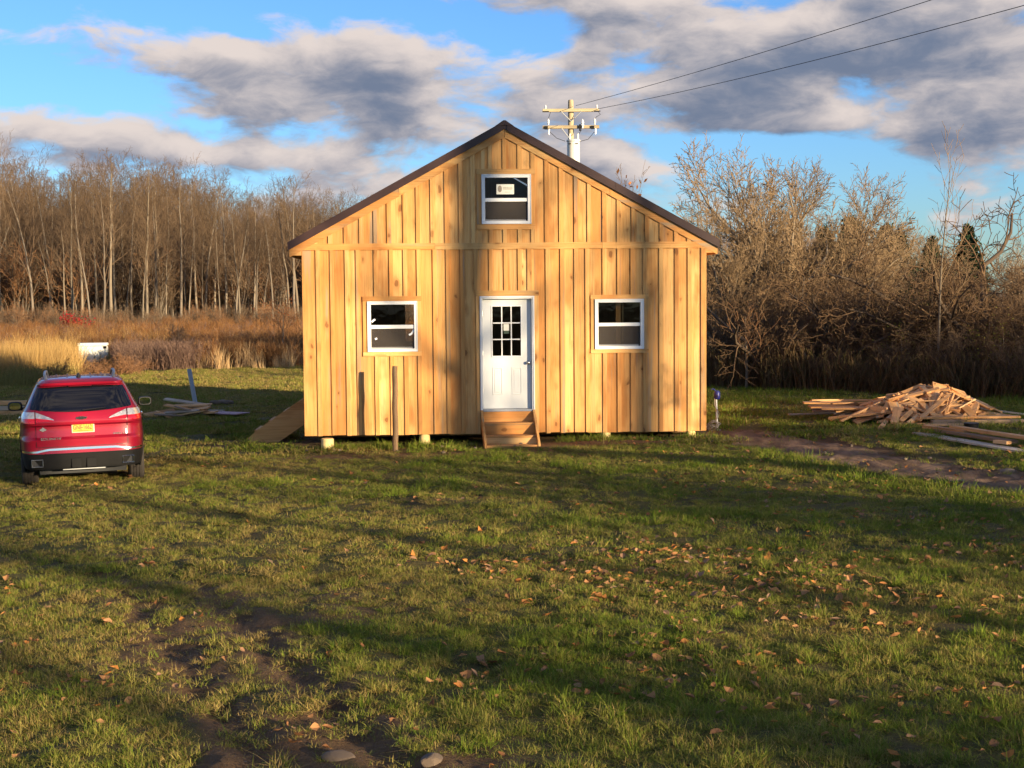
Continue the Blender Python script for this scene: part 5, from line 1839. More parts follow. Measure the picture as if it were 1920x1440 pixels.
rs = np.random.RandomState(31)
x1, y1 = zone(420, -160, 145, 50, 64, rs)
k = y1 > 50.5 + np.clip((x1 + 18) * 1.1, 0, 20)
x2, y2 = zone(70, -150, 330, 66, 90, rs)
put('golden_grass', c_gold, 4, np.concatenate([x1[k], x2]), np.concatenate([y1[k], y2]), 0.75, 1.2, rs, 'tall golden dry grass behind the car at the left edge', 'dry grass')
x1, y1 = zone(230, 365, 600, 56.5, 65.5, rs)
kk = rs.rand(230) < np.clip((y1 - 56.5) / 2.5 + 0.15 + (fbm(x1 * 1.1, y1 * 1.1, 3) - 0.5) * 2, 0, 1); x1, y1 = x1[kk], y1[kk]
x2, y2 = zone(120, 300, 640, 64, 80, rs)
put('tan_reeds', c_tan, 4, np.concatenate([x1, x2]), np.concatenate([y1, y2]), 0.40, 0.95, rs, 'pale tan reeds along the far edge of the lawn', 'reeds')
x1, y1 = zone(3500, -550, 1100, 64, 118, rs)
x2, y2 = zone(300, 360, 620, 58, 68, rs)
put('rust_weeds', c_rust, 4, np.concatenate([x1, x2]), np.concatenate([y1, y2]), 0.55, 1.15, rs, 'rust brown weeds filling the meadow before the wood', 'weeds')
x1, y1 = zone(300, 225, 395, 57.0, 64, rs)
kk = rs.rand(300) < np.clip((y1 - 57.0) / 2.5 + 0.15 + (fbm(x1 * 1.1, y1 * 1.1, 3) - 0.5) * 2, 0, 1); x1, y1 = x1[kk], y1[kk]
x2, y2 = zone(420, -100, 700, 64, 110, rs)
put('purple_weeds', c_purp, 3, np.concatenate([x1, x2]), np.concatenate([y1, y2]), 0.75, 1.1, rs, 'dark purplish brown weeds behind the grey pipe', 'weeds')
x1, y1 = zone(1000, 60, 700, 60, 90, rs)
x2, y2 = zone(200, -100, 135, 47, 58, rs)
put('olive_weeds', c_olive, 3, np.concatenate([x1, x2]), np.concatenate([y1, y2]), 0.7, 1.2, rs, 'olive green and straw coloured weeds at the meadow edge', 'weeds')

# brambles in front of the white appliance, shrubs of the meadow
SHR = [make_shrub(300 + i, 3.2, 9, 0.55, M_bark1 if i % 2 else M_bark3, M_twig3 if i < 2 else M_twig1) for i in range(5)]
BRM = [make_shrub(330 + i, 1.3, 12, 1.1, M_twig4, M_twig4, dict(SHRUB, up=(-0.03, -0.02, 0, 0), rmin=0.006, n=(7, 5, 2))) for i in range(2)]
G_B = 'low brambles beyond the car'
for i in range(16):
    y = rb_.uniform(49, 60); pxl = rb_.uniform(85, 310); x = (pxl - 960) / 2667 * y
    if y < 47 + max(0.0, (pxl - 150)) * 0.055: y = 47 + max(0.0, (pxl - 150)) * 0.055 + rb_.uniform(0, 3); x = (pxl - 960) / 2667 * y
    place_tree('bramble_bush', rb_.choice(BRM), (x, y), rb_.uniform(0.45, 0.65) if 135 < pxl < 225 else rb_.uniform(0.6, 0.95), rb_.uniform(0, 6.28), 'low brown bramble bush ' + ('left of the white appliance' if pxl < 150 else ('before the white appliance' if pxl < 215 else 'right of the white appliance')), 'bush', G_B, sxy=1.5)
SM = make_tree(340, dict(SAPLING, n=(9, 6), t0=(0.2, 0.2), len=(0.6, 0.45), ang=(0.7, 0.6), rmin=0.009), 2.4, 0.055, 'meadow', M_bark2, M_twig4)
SM2 = make_shrub(341, 2.2, 6, 0.8, M_bark2, M_twig1)
rl2 = random.Random(6)
M_redleaf = leafy('red_leaves', ((0.32, 0.05, 0.02), (0.40, 0.11, 0.03), (0.25, 0.06, 0.03)), 0.2)
place_tree('small_tree', SM, (-9.9, 61.5), 2.9, 0.4, 'small pale stemmed tree with red leaves left of the house', 'tree', extra=(('leaves', leaf_mesh('small_tree_leaves', SM[3].tips, 0.035, M_redleaf, rl2, 3, 0.1)),))
place_tree('bare_shrub', SM2, (-15.6, 67.0), 2.2, 1.0, 'bare shrub with pale forked stems in the middle of the meadow', 'shrub')
place_tree('red_shrub', BRM[0], (-31.5, 102), 1.7, 0.3, 'low crimson shrub in front of the wood', 'shrub', extra=(('leaves', leaf_mesh('red_shrub_leaves', BRM[0][3].tips, 0.07, leafy('crimson_leaves', ((0.25, 0.015, 0.02), (0.35, 0.03, 0.03)), 0.1), rl2, 2, 0.12)),))
place_tree('pale_shrub', SM2, (-13.3, 70.0), 1.6, 3.0, 'small shrub with yellowish stems in the meadow near the house', 'shrub')
# thin understorey along the foot of the wood
UND = [make_shrub(360 + i, 3.4, 9, 0.16, M_bark1, M_twig4 if i == 1 else M_twig1, dict(SHRUB, n=(7, 4), seg=(5, 3, 2), rmin=0.013, t0=(0.3, 0.2))) for i in range(3)]
usrc = []
for t in UND:
    bm = bmesh.new(); bm.from_mesh(t[0]); k = len(bm.faces); bm.from_mesh(t[1]); bm.faces.ensure_lookup_table()
    for fidx in range(k, len(bm.faces)): bm.faces[fidx].material_index = 1
    m2 = bpy.data.meshes.new('understorey_clump'); bm.to_mesh(m2); bm.free()
    m2.materials.append(t[0].materials[0]); m2.materials.append(t[1].materials[0]); usrc.append(m2)
rs = np.random.RandomState(41)
x1, y1 = zone(560, -550, 1100, 104, 134, rs)
put('understorey', source_objs('understorey_clump', usrc), 3, x1, y1, 0.22, 0.60, rs, 'thin brown saplings and brush along the foot of the wood', 'brush')

x1, y1 = zone(800, -650, 1150, 136, 200, rs)
put('wood_interior', source_objs('wood_interior_clump', usrc), 3, x1, y1, 1.2, 2.3, rs, 'dense brown saplings filling the inside of the wood', 'brush')

# ------------------------------------------------------------------ thicket and trees on the right
BR = [make_tree(401, BROAD, 1.7, 0.20, 'broad', M_bark2, M_twig2), make_tree(402, BROAD, 1.7, 0.19, 'broad', M_bark1, M_twig2)]
GN = [make_tree(411, GNARL, 1.3, 0.15, 'gnarled', M_bark3, M_twig3, 0.15), make_tree(412, GNARL, 1.4, 0.15, 'gnarled', M_bark3, M_twig3, 0.15)]
SP = [make_tree(421, SAPLING, 7.0, 0.052, 'sapling', M_bark2, M_twig2)]
M_orange = leafy('orange_leaves', ((0.50, 0.20, 0.05), (0.42, 0.15, 0.045), (0.56, 0.28, 0.08)), 0.3)
M_yellow = leafy('yellow_green_leaves', ((0.16, 0.17, 0.03), (0.26, 0.24, 0.05), (0.11, 0.13, 0.025)), 0.3)
place_tree('bare_tree', BR[0], (8.5, 45.0), 7.55, 0.6, 'largest bare tree with a broad tan crown right of the house', sxy=0.95)
place_tree('bare_tree', BR[1], (6.3, 43.5), 6.0, 2.0, 'bare tree with a rounded crown next to the right eave', sxy=0.9)
place_tree('bare_tree', BR[1], (11.0, 46.5), 6.3, 4.1, 'bare tree half behind the largest broad crowned one on its right', sxy=0.85)
place_tree('bare_tree', BR[0], (7.3, 47.0), 7.0, 3.4, 'bare tree between the largest broad crown and the right eave', sxy=0.95)
place_tree('bare_tree', BR[0], (9.9, 48.5), 7.2, 5.0, 'bare tree right behind the largest broad crowned one', sxy=0.95)
place_tree('sapling', SP[0], (10.25, 34.3), 6.55, 0.5, 'tall slender bare sapling standing before the thicket at right', sxy=0.9)
place_tree('bare_tree', GN[1], (12.4, 35.2), 5.6, 1.2, 'dark crooked bare tree at the right edge behind the lumber', sxy=0.95)
place_tree('bare_tree', GN[0], (8.55, 36.8), 3.7, 0.0, 'low dark crooked tree in the middle of the thicket', sxy=1.15)
place_tree('bare_tree', GN[1], (7.3, 37.9), 3.3, 2.6, 'low dark crooked tree in the thicket left of the middle one', sxy=1.1)
place_tree('bare_tree', GN[0], (11.2, 35.4), 3.9, 3.7, 'low dark crooked tree in the thicket just right of the slender sapling', sxy=1.1)
place_tree('bare_tree', GN[1], (9.6, 36.4), 3.2, 5.1, 'low dark crooked tree in the thicket just left of the slender sapling', sxy=1.2)
OT = make_tree(431, dict(BROAD, n=(6, 7, 5, 4)), 1.8, 0.14, 'orange', M_bark1, M_twig1)
lowtips = [p for p in OT[3].tips if rl2.random() < (0.85 if p.x > 0.2 and p.z < OT[2] * 0.72 else 0.10)]
place_tree('autumn_tree', OT, (4.65, 52.0), 7.5, 0.2, 'tree with some orange leaves left, rising behind the right roof slope', sxy=0.75,
           extra=(('leaves', leaf_mesh('autumn_leaves', lowtips, 0.085, M_orange, rl2, 2, 0.12)),))
place_tree('sapling', SM, (6.15, 37.3), 2.3, 2.2, 'small forked pale sapling at the thicket edge right of the house')
# thicket shrubs, row on row
G_T = 'bare shrubs of the thicket'
A0, A1 = np.array([4.9, 38.6]), np.array([14.5, 29.0])
nv = np.array([0.62, 0.78])
for row, (cnt, off, h0, h1) in enumerate(((8, 0.9, 1.8, 2.7), (9, 2.3, 2.5, 3.4), (10, 4.2, 3.0, 3.9), (9, 6.8, 3.2, 4.2))):
    for i in range(cnt):
        f = (i + rb_.random()) / cnt
        p = A0 * (1 - f) + A1 * f + nv * (off + rb_.uniform(-0.4, 0.4))
        h = rb_.uniform(h0, h1) * (1.0 - 0.10 * f)
        side = ('beside the house corner', 'below the largest broad crowned tree', 'behind the lumber heap', 'at the right edge of the picture')[min(3, int(f * 4))]
        place_tree('bare_shrub', rb_.choice(SHR), p, h, rb_.uniform(0, 6.28), ('front row', 'second row', 'third row', 'rearmost')[row] + ' leafless brown shrub of the thicket ' + side, 'shrub', G_T, sxy=rb_.uniform(0.95, 1.3))
# undergrowth at the thicket foot
M_under = leafy('dead_undergrowth', ((0.16, 0.10, 0.055), (0.10, 0.065, 0.038), (0.22, 0.14, 0.07), (0.12, 0.11, 0.035)), 0.1)
c_und = source_objs('undergrowth_clump', [weed_clump(rb_, 0.9, 22, M_under) for _ in range(3)])
rs = np.random.RandomState(51)
n = 520
f = rs.uniform(-0.05, 1.0, n); off = rs.uniform(0.0, 3.2, n)
x1 = A0[0] + (A1[0] - A0[0]) * f + nv[0] * off; y1 = A0[1] + (A1[1] - A0[1]) * f + nv[1] * off
put('undergrowth', c_und, 3, x1, y1, 0.5, 1.25, rs, 'brown dead undergrowth along the foot of the thicket', 'undergrowth')
# leafy green patches in the thicket
G_L = 'leafy shrubs in the thicket'
for (x, y, h) in ((8.2, 37.3, 1.9), (9.7, 35.6, 2.0), (11.6, 33.9, 2.1), (6.0, 38.6, 0.8), (10.6, 36.8, 2.8), (12.9, 34.0, 2.2)):
    t = rb_.choice(SHR[:2])
    place_tree('leafy_shrub', t, (x, y), h, rb_.uniform(0, 6), ('low' if h < 1 else ('tallest' if h > 2.5 else 'mid sized')) + ' shrub with yellow green leaves in the thicket, ' + ('near the house' if x < 7 else ('below the crooked dark tree' if x < 9 else ('behind the slender sapling' if x < 11 else 'at the far right'))), 'shrub', G_L,
               extra=(('leaves', leaf_mesh('shrub_leaves', rb_.sample(t[3].tips, 500), 0.05, M_yellow, rl2, 1, 0.10)),))

# dark evergreens on the right skyline
M_need = leafy('dark_needles', ((0.016, 0.032, 0.018), (0.026, 0.045, 0.022), (0.012, 0.024, 0.016)), 0.05)


def evergreen(seed, H, W_):
    rng = random.Random(seed)
    B = Branches()
    grow(rng, B, Vector((0, 0, -0.1)), Vector((0, 0, 1)), H, 0.13, 0, dict(seg=(8,), wig=(0.015,), up=(0.02,), taper=(0.15,), n=(), rmin=0.01, sides=(7,), t0=(), ang=(), len=(), sh=(), rad=()))
    pts = []
    for i in range(150):
        t = 0.10 + 0.9 * (i / 150)
        a = i * 2.4 + rng.gauss(0, 0.3)
        ln = W_ * (1 - t) ** 0.75 * rng.uniform(0.65, 1.15) + 0.1
        for k in range(int(5 + ln * 9)):
            q = ln * (k + rng.random()) / int(5 + ln * 9)
            pts.append(Vector((math.cos(a) * q, math.sin(a) * q, H * t - 0.15 * q + 0.05 * q * q)))
        B.add('limbs', [Vector((0, 0, H * t)), Vector((math.cos(a) * ln * 0.5, math.sin(a) * ln * 0.5, H * t - 0.06 * ln)), Vector((math.cos(a) * ln, math.sin(a) * ln, H * t - 0.1 * ln))], [0.025, 0.018, 0.008], 3)
    me = leaf_mesh('needles', pts, 0.13, M_need, rng, 5, 0.10)
    return (B.mesh('trunk', 'evergreen_trunk', M_bark3), me, H, B)


EV = [evergreen(501, 6.0, 1.9), evergreen(502, 5.5, 2.1)]
G_E = 'evergreens on the right skyline'
for i, (x, y, h) in enumerate(((15.8, 72, 5.6), (17.6, 74, 6.1), (19.2, 73, 5.7), (20.7, 76, 5.4), (23.0, 78, 5.2), (13.2, 74, 5.3), (25.6, 80, 5.9))):
    place_tree('evergreen_tree', EV[i % 2], (x, y), h, rb_.uniform(0, 6), 'dark evergreen tree on the skyline beyond the thicket', 'tree', G_E)
G_R = 'bare trees far beyond the thicket'
for i in range(14):
    y = rb_.uniform(62, 90); pxl = rb_.uniform(1340, 2100); x = (pxl - 960) / 2667 * y
    place_tree('bare_tree', rb_.choice(BR), (x, y), 2.7 + (548 - rb_.uniform(425, 470)) * y / 2667 - 0.2, rb_.uniform(0, 6), ('low bare tree far beyond the thicket, ' + ('just right of the roof' if pxl < 1480 else ('beside the evergreens' if pxl < 1740 else 'at the right edge'))), group=G_R)


# ------------------------------------------------------------------ unseen trees and hedge, and added shrubs, that shade the yard
def qs(q, s):
    return (q * math.cos(SUN_AZ) + s * math.sin(SUN_AZ), q * math.sin(SUN_AZ) - s * math.cos(SUN_AZ))


G_Y = 'trees behind the camera'
def yard(seed, r, n=(12, 6, 4)):
    return make_tree(seed, dict(FOREST, t0=(0.50, 0.2, 0.2), n=n, wig=(0.022, 0.12, 0.18, 0.2), rmin=0.02, taper=(0.4, 0.3, 0.4, 0.5)), 14, r, 'yard', M_bark1, M_twig1)
YT = [yard(601, 0.40, (6, 4, 2)), yard(602, 0.27, (7, 4, 2)), yard(603, 0.17, (8, 4, 2)), yard(604, 0.45, (5, 4, 2))]
for k, (q, s, h, t) in enumerate(((17.95, 26, 15.0, 3), (17.40, 40, 16.5, 0), (10.40, 38, 14.0, 1), (6.6, 54, 16.0, 0), (20.45, 42, 16.5, 0), (5.0, 42, 14.0, 1), (19.2, 50, 17.0, 2), (12.2, 44, 13.0, 2), (8.3, 44, 13.0, 2), (3.6, 38, 13.0, 1), (13.6, 40, 14.0, 1), (15.2, 46, 14.0, 2))):
    place_tree('yard_tree', YT[t], qs(q, s), h, q * 1.7, 'bare yard tree behind the camera that shades the lawn', 'tree', G_Y)
for k, (q, s, h) in enumerate(((14.0, 10, 5.0), (15.6, 12, 5.2), (14.8, 16, 5.4), (13.4, 18, 5.4), (7.6, 14, 3.4), (6.9, 17, 3.7), (6.3, 14, 3.4), (7.2, 20, 4.0), (4.6, 20, 3.8), (3.8, 17, 3.6))):  # shrubs added out of view to throw dappled shade on the lawn
    place_tree('yard_shrub', SHR[k % 5], qs(q, s), h, q, 'tall bare shrub added behind the camera to dapple the lawn', 'shrub', 'shrubs added behind the camera', sxy=0.75)
for i in range(15):
    q = 22.4 + i * 0.85
    place_tree('hedge_shrub', SHR[i % 5], qs(q, rb_.uniform(1.5, 6.5)), (3.1 if 3 <= i <= 4 else rb_.uniform(4.0, 4.7) + (0.9 if i > 6 else 0.0)), i * 1.3, 'tall shrub of the hedge beside the yard, right of the picture', 'shrub', 'hedge beside the yard', sxy=1.1)

# ------------------------------------------------------------------ lawn
def blade_mat(name, cols):
    m, t = new_mat(name)
    isl = t.n('ShaderNodeNewGeometry').outputs['Random Per Island']
    ramp = t.n('ShaderNodeValToRGB')
    cr = ramp.color_ramp
    cr.elements[0].color = (*cols[0], 1); cr.elements[1].color = (*cols[-1], 1)
    for k, c in enumerate(cols[1:-1]):
        e = cr.elements.new((k + 1) / (len(cols) - 1)); e.color = (*c, 1)
    t.put(ramp, 0, isl)
    d = t.n('ShaderNodeBsdfDiffuse', {'Color': ramp.outputs[0]})
    tr = t.n('ShaderNodeBsdfTranslucent', {'Color': ramp.outputs[0]})
    mx = t.n('ShaderNodeMixShader', {0: 0.16, 1: d.outputs[0], 2: tr.outputs[0]})
    t.n('ShaderNodeOutputMaterial', {0: mx.outputs[0]})
    return m


M_grass = blade_mat('grass_blades', ((0.115, 0.155, 0.022), (0.19, 0.215, 0.036), (0.28, 0.25, 0.055), (0.145, 0.18, 0.028), (0.36, 0.27, 0.095), (0.14, 0.175, 0.025)))
M_grassdry = blade_mat('grass_blades_dry', ((0.25, 0.20, 0.050), (0.34, 0.25, 0.075), (0.42, 0.29, 0.115), (0.18, 0.165, 0.036), (0.24, 0.145, 0.062)))
M_lush = blade_mat('grass_blades_lush', ((0.105, 0.165, 0.018), (0.15, 0.20, 0.026), (0.21, 0.23, 0.036)))
GM = [M_grass, M_grassdry, M_lush]
rg_ = random.Random(8)


def tuft_arrays(rs, cx, cy, kind, blades, hscale, width):
    """blades of many tufts at once; kind 0 plain, 1 dry, 2 lush"""
    n = len(cx)
    ang = rs.uniform(0, 6.28, 4)
    fr = 14.0 / (width / 0.0056)
    cl = sum(np.sin(fr * (1 + 0.35 * k) * (cx * np.cos(a) + cy * np.sin(a)) + 2.1 * k + a) for k, a in enumerate(ang)) / 2.0
    hm = np.array([0.035, 0.029, 0.054])[kind] * hscale * rs.uniform(0.6, 1.4, n) * np.clip(1.0 + 0.55 * cl, 0.35, 2.0)
    X = np.repeat(cx, blades) + rs.normal(0, 0.022, n * blades) * (width / 0.0045) ** 0.7
    Y = np.repeat(cy, blades) + rs.normal(0, 0.022, n * blades) * (width / 0.0045) ** 0.7
    Hh = np.repeat(hm, blades) * rs.uniform(0.45, 1.3, n * blades)
    le = np.abs(rs.normal(0, np.repeat(np.array([1.05, 1.30, 0.85])[kind], blades)))
    la = rs.uniform(0, 6.283, n * blades); wa = rs.uniform(0, 3.14, n * blades)
    dx, dy = np.cos(la), np.sin(la); wx, wy = np.cos(wa) * width / 2, np.sin(wa) * width / 2
    V = []
    for t in (0.0, 0.55, 1.0):
        o_ = Hh * (le * t + 0.5 * le * t * t)
        z = Hh * t * (1 - 0.28 * np.minimum(1.5, le) * t) - 0.008
        ww = 1 - 0.85 * t
        V.append(np.stack([X + dx * o_ - wx * ww, Y + dy * o_ - wy * ww, z], 1)); V.append(np.stack([X + dx * o_ + wx * ww, Y + dy * o_ + wy * ww, z], 1))
    V = np.stack(V, 1).reshape(-1, 3)
    b = np.arange(n * blades)[:, None] * 6
    Q = np.concatenate([b + np.array([[0, 1, 3, 2]]), b + np.array([[2, 3, 5, 4]])], 1).reshape(-1, 4)
    M_ = np.repeat(np.repeat(kind, blades), 2)
    return V, Q, M_


def tile_mesh(rs, size, ntuft, mix, blades, hscale, width):
    cx = rs.uniform(-0.5, 0.5, ntuft) * size + rs.normal(0, 0.06 * size, ntuft); cy = rs.uniform(-0.5, 0.5, ntuft) * size + rs.normal(0, 0.06 * size, ntuft)
    kind = rs.choice(3, ntuft, p=mix)
    V, Q, K_ = tuft_arrays(rs, cx, cy, kind, blades, hscale, width)
    me = quad_mesh('grass_tile', V, Q)
    for m in GM: me.materials.append(m)
    me.polygons.foreach_set('material_index', K_.astype(np.int32))
    return me


MIXES = [(0.22, 0.77, 0.01), (0.48, 0.50, 0.02), (0.70, 0.24, 0.06), (0.55, 0.15, 0.30)]
DENS = [0.07, 0.22, 0.5, 1.0]
rs = np.random.RandomState(61)


def lawn_points(n, y0, y1, margin):
    y = np.sqrt(rs.uniform(y0 ** 2, y1 ** 2, n))
    x = rs.uniform(-1, 1, n) * (0.375 * y + margin)
    return x, y


def thin(x, y, power=1.0):
    d = dirt_mask(x, y)
    keep = rs.rand(len(x)) < np.clip(1.12 - d * 1.45, 0.03, 1) ** power
    return keep & ~under_house(x, y)


def under_house(x, y, m=0.0):
    u = (x - HX) * math.cos(HYAW) + (y - HY) * math.sin(HYAW); v = -(x - HX) * math.sin(HYAW) + (y - HY) * math.cos(HYAW)
    return ((np.abs(u) < 3.6 + m) & (v > 0.25 - m) & (v < 7.5)) | ((np.abs(u) < 0.55 + m) & (v > -0.85 - m) & (v < 0.3))


def lay_lawn(name, y0, y1, cell, ntuft, blades, hscale, width, margin, label, nvar=2, field=False):
    src = [tile_mesh(rs, cell * 1.08, max(1, int(ntuft * d)), m, blades, hscale, width) for m in MIXES for d in DENS for _ in range(nvar)]
    coll = source_objs(name + '_tile', src)
    gy = np.arange(y0, y1, cell)
    gx = np.arange(-(0.375 * y1 + margin), 0.375 * y1 + margin, cell)
    X, Y = np.meshgrid(gx, gy); X = X.ravel(); Y = Y.ravel()
    k = np.abs(X) < 0.375 * Y + margin
    X, Y = X[k] + rs.normal(0, 0.04 * cell, k.sum()), Y[k] + rs.normal(0, 0.04 * cell, k.sum())
    k = ~under_house(X, Y, cell * 0.3)
    if field:
        k &= ~((Y > 50 + np.clip((X + 18) * 1.8, 0, 9.5)) & (X < -3)) & ~((X > 4.5) & (Y > 39.5 - (X - 4.5) * 0.9))
    X, Y = X[k], Y[k]
    dm = dirt_mask(X, Y)
    grass = np.clip(1.10 - dm * 1.35 + rs.normal(0, 0.10, len(X)), 0, 1)
    di = np.digitize(grass, [0.10, 0.34, 0.66])
    dryv = 0.36 + (fbm(X * 0.45 + 9, Y * 0.45, 4) - 0.5) * 2.4 - 0.06 * X + rs.normal(0, 0.10, len(X)) - (0.0 if not field else 0.15) + (0.45 * np.clip((Y - 38) / 10, 0, 1) * (X < 2))
    lush = fbm(X * 0.9 + 31, Y * 0.9 + 7, 3) + 0.012 * X
    mi = np.where(dryv > 0.72, 0, np.where(dryv > 0.42, 1, np.where(lush > 0.60, 3, 2)))
    idx = (mi * len(DENS) + di) * nvar + rs.randint(0, nvar, len(X))
    keep = ~((di == 0) & (rs.rand(len(X)) < 0.35))
    X, Y, idx = X[keep], Y[keep], idx[keep]
    return scatter(name, coll, len(src), np.stack([X, Y, height(X, Y) - 0.003], 1), rs.uniform(0.85, 1.25, len(X)), rs, label, 'grass', 0.03, idx)


lay_lawn('lawn_grass', 6.3, 14.0, 0.34, 110, 18, 1.0, 0.0056, 2.4, 'short patchy green and straw coloured lawn in the foreground', 3)
lay_lawn('house_lawn', 14.0, 25.0, 0.5, 95, 16, 1.05, 0.0075, 2.6, 'short green and straw coloured lawn running up to the house')
lay_lawn('field_grass', 25.0, 66.0, 1.1, 120, 14, 1.6, 0.018, 4.0, 'rough green and yellow grass out to the meadow', 2, True)
gf = [blade_clump(rg_, 22, 0.04, 0.10, 0.009, 0.11, 0.8, M_grass) for _ in range(3)]
gf += [blade_clump(rg_, 22, 0.05, 0.14, 0.009, 0.10, 0.7, M_lush) for _ in range(2)]
c_far = source_objs('grass_clump', gf)
# taller tufts at the foot of the wall and on the track edge
x = np.concatenate([rs.uniform(-3.4, -2.1, 110), rs.uniform(0.9, 3.6, 70), rs.uniform(4.2, 6.2, 160), rs.uniform(-1.9, -0.7, 40)])
y = np.concatenate([25.45 + rs.normal(0, 0.10, 110), 25.75 + rs.normal(0, 0.12, 70), 0 * rs.rand(160), 25.5 + rs.normal(0, 0.1, 40)])
k = y == 0
tpar = rs.uniform(0.30, 0.85, k.sum())
ii = (tpar * 59).astype(int)
x[k] = PL_[ii, 0] - rs.uniform(0.05, 0.9, k.sum()); y[k] = PL_[ii, 1] - rs.uniform(0.0, 0.6, k.sum())
scatter('tall_grass_tufts', c_far, 5, np.stack([x, y, height(x, y)], 1), rs.uniform(0.9, 1.7, len(x)), rs, 'lush taller grass tufts at the wall foot and along the track', 'grass', 0.1)

# ------------------------------------------------------------------ fallen leaves
M_leaf = leafy('fallen_leaf', ((0.28, 0.13, 0.055), (0.42, 0.22, 0.095), (0.19, 0.09, 0.045), (0.46, 0.19, 0.05), (0.34, 0.21, 0.13), (0.24, 0.11, 0.05)), 0.15, rnd_scale=9.1)


def leaf_shape(rng):
    """a dry leaf folded along its rib, with a toothed rim"""
    n = 12
    V = []
    fold = rng.uniform(0.15, 0.8); cup = rng.uniform(-2.0, 6.0)
    wd = rng.uniform(0.55, 1.15)
    for k in range(5):                       # the rib
        x = -0.055 + 0.11 * k / 4
        V.append((x, 0.0, 0.006 + cup * x * x))
    rim = []
    for s in (1, -1):
        for k in range(1, 4):
            x = -0.055 + 0.11 * k / 4 + rng.uniform(-0.008, 0.008)
            y = s * wd * 0.05 * math.sin(math.pi * k / 4) * rng.uniform(0.75, 1.3)
            V.append((x, y, 0.006 + cup * x * x + fold * abs(y) + rng.uniform(-0.004, 0.006)))
    F = [(0, 1, 5), (1, 2, 6, 5), (2, 3, 7, 6), (3, 4, 7), (1, 0, 8), (2, 1, 8, 9), (3, 2, 9, 10), (4, 3, 10)]
    mb = MB().add(V, F)
    mb.tube([(0.052, 0, 0.008), (0.075, 0.004, 0.014), (0.095, 0.0, 0.012)], 0.0014, 3, False)
    return mb.mesh('fallen_leaf', M_leaf, fix=False)


LEAF = [leaf_shape(rg_) for _ in range(7)]


def leaf_cover(x, y):
    return np.clip((fbm(x * 0.8 + 60, y * 0.8 + 12, 3) - 0.48) * 4.0 + 0.02 + 0.10 * x + 0.5 * np.exp(-((x - 1.6) / 1.3) ** 2 - ((y - 12.0) / 1.6) ** 2), 0.03, 1.0) * np.clip((30 - y) / 14, 0.1, 1)


x, y = lawn_points(6000, 7.4, 14.5, 0.3)
k = rs.rand(len(x)) < leaf_cover(x, y) * 0.60 * np.clip((y - 6.5) / 3.5, 0.2, 1) * np.clip(1.2 - dirt_mask(x, y), 0.2, 1)
x, y = x[k], y[k]
o_ = np.argsort(y)
near, rest = o_[:250], o_[250:]
for i in near:
    o = bpy.data.objects.new('fallen_leaf', LEAF[rs.randint(7)])
    s = rs.uniform(0.34, 0.80)
    o.scale = (s, s, s)
    o.rotation_euler = (rs.normal(0, 0.35), rs.normal(0, 0.35), rs.uniform(0, 6.28))
    o.location = (x[i], y[i], hz(x[i], y[i]) + rs.uniform(0.012, 0.042))
    link(o)
    spot = 'on the bare mud' if dirt_mask(x[i:i+1], y[i:i+1])[0] > 0.6 else 'in the grass'
    col = x[i] / y[i]
    side = 'near the left edge' if col < -0.22 else ('left of the middle' if col < -0.06 else ('in the middle' if col < 0.08 else ('right of the middle' if col < 0.22 else 'near the right edge')))
    tag(o, 'dry curled leaf %s %s, %s' % (spot, side, 'at the very bottom' if y[i] < 8.8 else ('low in the picture' if y[i] < 10.5 else 'a little farther up')), 'leaf', 'leaves fallen on the near lawn')
x2, y2 = lawn_points(4200, 14.0, 26, 0.3)
k = rs.rand(len(x2)) < leaf_cover(x2, y2) * 0.7
x = np.concatenate([x[rest], x2[k]]); y = np.concatenate([y[rest], y2[k]])
k = thin(x, y, 0.3); x, y = x[k], y[k]
scatter('leaf_litter', source_objs('litter_leaf', LEAF), 7, np.stack([x, y, height(x, y) + 0.028], 1), rs.uniform(0.38, 0.85, len(x)), rs, 'scattered dry leaves farther out on the lawn', 'leaves', 0.35)

# ------------------------------------------------------------------ stones
M_stone = plain('field_stone', (0.125, 0.088, 0.058), 0.9, var=0.35, scale=14, bump=0.5)
M_stone2 = plain('pale_stone', (0.17, 0.125, 0.09), 0.9, var=0.25, scale=14, bump=0.4)


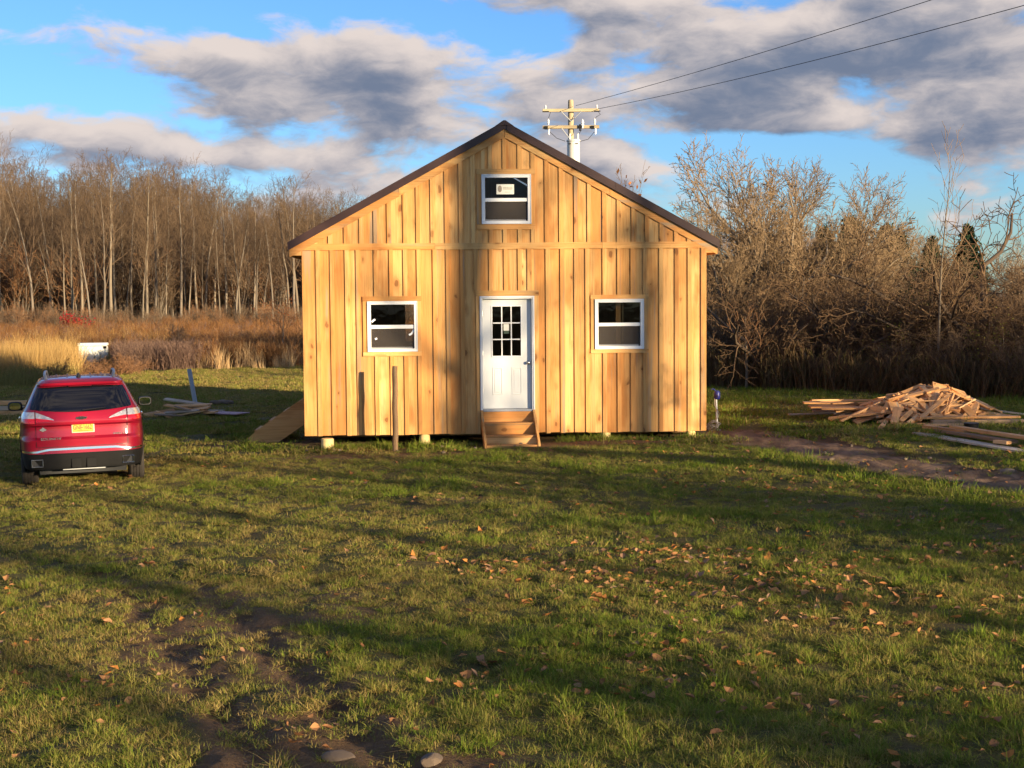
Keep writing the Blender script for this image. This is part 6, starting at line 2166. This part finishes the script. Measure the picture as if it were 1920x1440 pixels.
def stone(sx, sy, sz, seed, mat):
    bm = bmesh.new()
    bmesh.ops.create_icosphere(bm, subdivisions=3, radius=1.0)
    rng = random.Random(seed)
    ks = [(Vector((rng.gauss(0, 1), rng.gauss(0, 1), rng.gauss(0, 1))).normalized(), rng.uniform(0.72, 0.95)) for _ in range(12)]
    for v in bm.verts:
        for d, c in ks:
            e = v.co.dot(d)
            if e > c: v.co -= d * (e - c) * 0.85
        v.co.x *= sx; v.co.y *= sy; v.co.z *= sz
    me = bpy.data.meshes.new('stone'); bm.to_mesh(me); bm.free()
    me.materials.append(mat)
    return me


STONES = [(-1.04, 8.2, 0.105, 0.06, 0.045, M_stone, 'flat tan stone in the mud at the bottom edge'), (-0.48, 8.06, 0.085, 0.06, 0.045, M_stone, 'grey stone right of the flat tan one at the bottom edge'),
          (4.62, 21.75, 0.07, 0.055, 0.05, M_stone2, 'pale rounded stone on the near side of the dirt track'), (7.02, 20.05, 0.12, 0.08, 0.06, M_stone2, 'pale stone where the dirt track leaves the picture'),
          (-2.41, 18.98, 0.12, 0.08, 0.02, M_stone2, 'flat pale stone in the lawn in front of the house')]
for k, (x, y, a, b, c, mt, lab) in enumerate(STONES):
    o = bpy.data.objects.new('stone', stone(a, b, c, 40 + k, mt)); o.location = (x, y, hz(x, y) + c * 0.05); o.rotation_euler = (0.1, 0.05, k)
    tag(link(o), lab, 'stone')
SV = [stone(0.06, 0.045, 0.035, 60 + i, M_stone2 if i % 2 else M_stone) for i in range(4)]
for k in range(30):
    if k < 16:
        i = rs.randint(4, 56); f = rs.uniform(-0.05, 1.05); p = PU[i] * (1 - f) + PL_[i] * f; lab = 'small stone lying along the dirt track'; grp = 'small stones on the track'
    else:
        p = (rs.uniform(-3.8, 3.6), 24.9 + rs.normal(0, 0.35)); lab = 'small stone in the bare earth along the house front'; grp = 'small stones at the house front'
    o = bpy.data.objects.new('stone', SV[k % 4]); s = rs.uniform(0.3, 0.9); o.scale = (s, s, s); o.rotation_euler = (0, 0, k)
    o.location = (p[0], p[1], hz(p[0], p[1]) + 0.03)
    tag(link(o), lab, 'stone', grp)
for k, (x, y) in enumerate(((-7.85, 37.5), (-7.7, 37.6), (-7.5, 37.5))):
    o = bpy.data.objects.new('stone', SV[k]); o.scale = (2.6, 2.2, 2.0); o.location = (x, y, hz(x, y) + 0.06)
    tag(link(o), 'pale stone in the grass behind the leaning pipe', 'stone', 'stones by the leaning pipe')
bpy.context.view_layer.update()
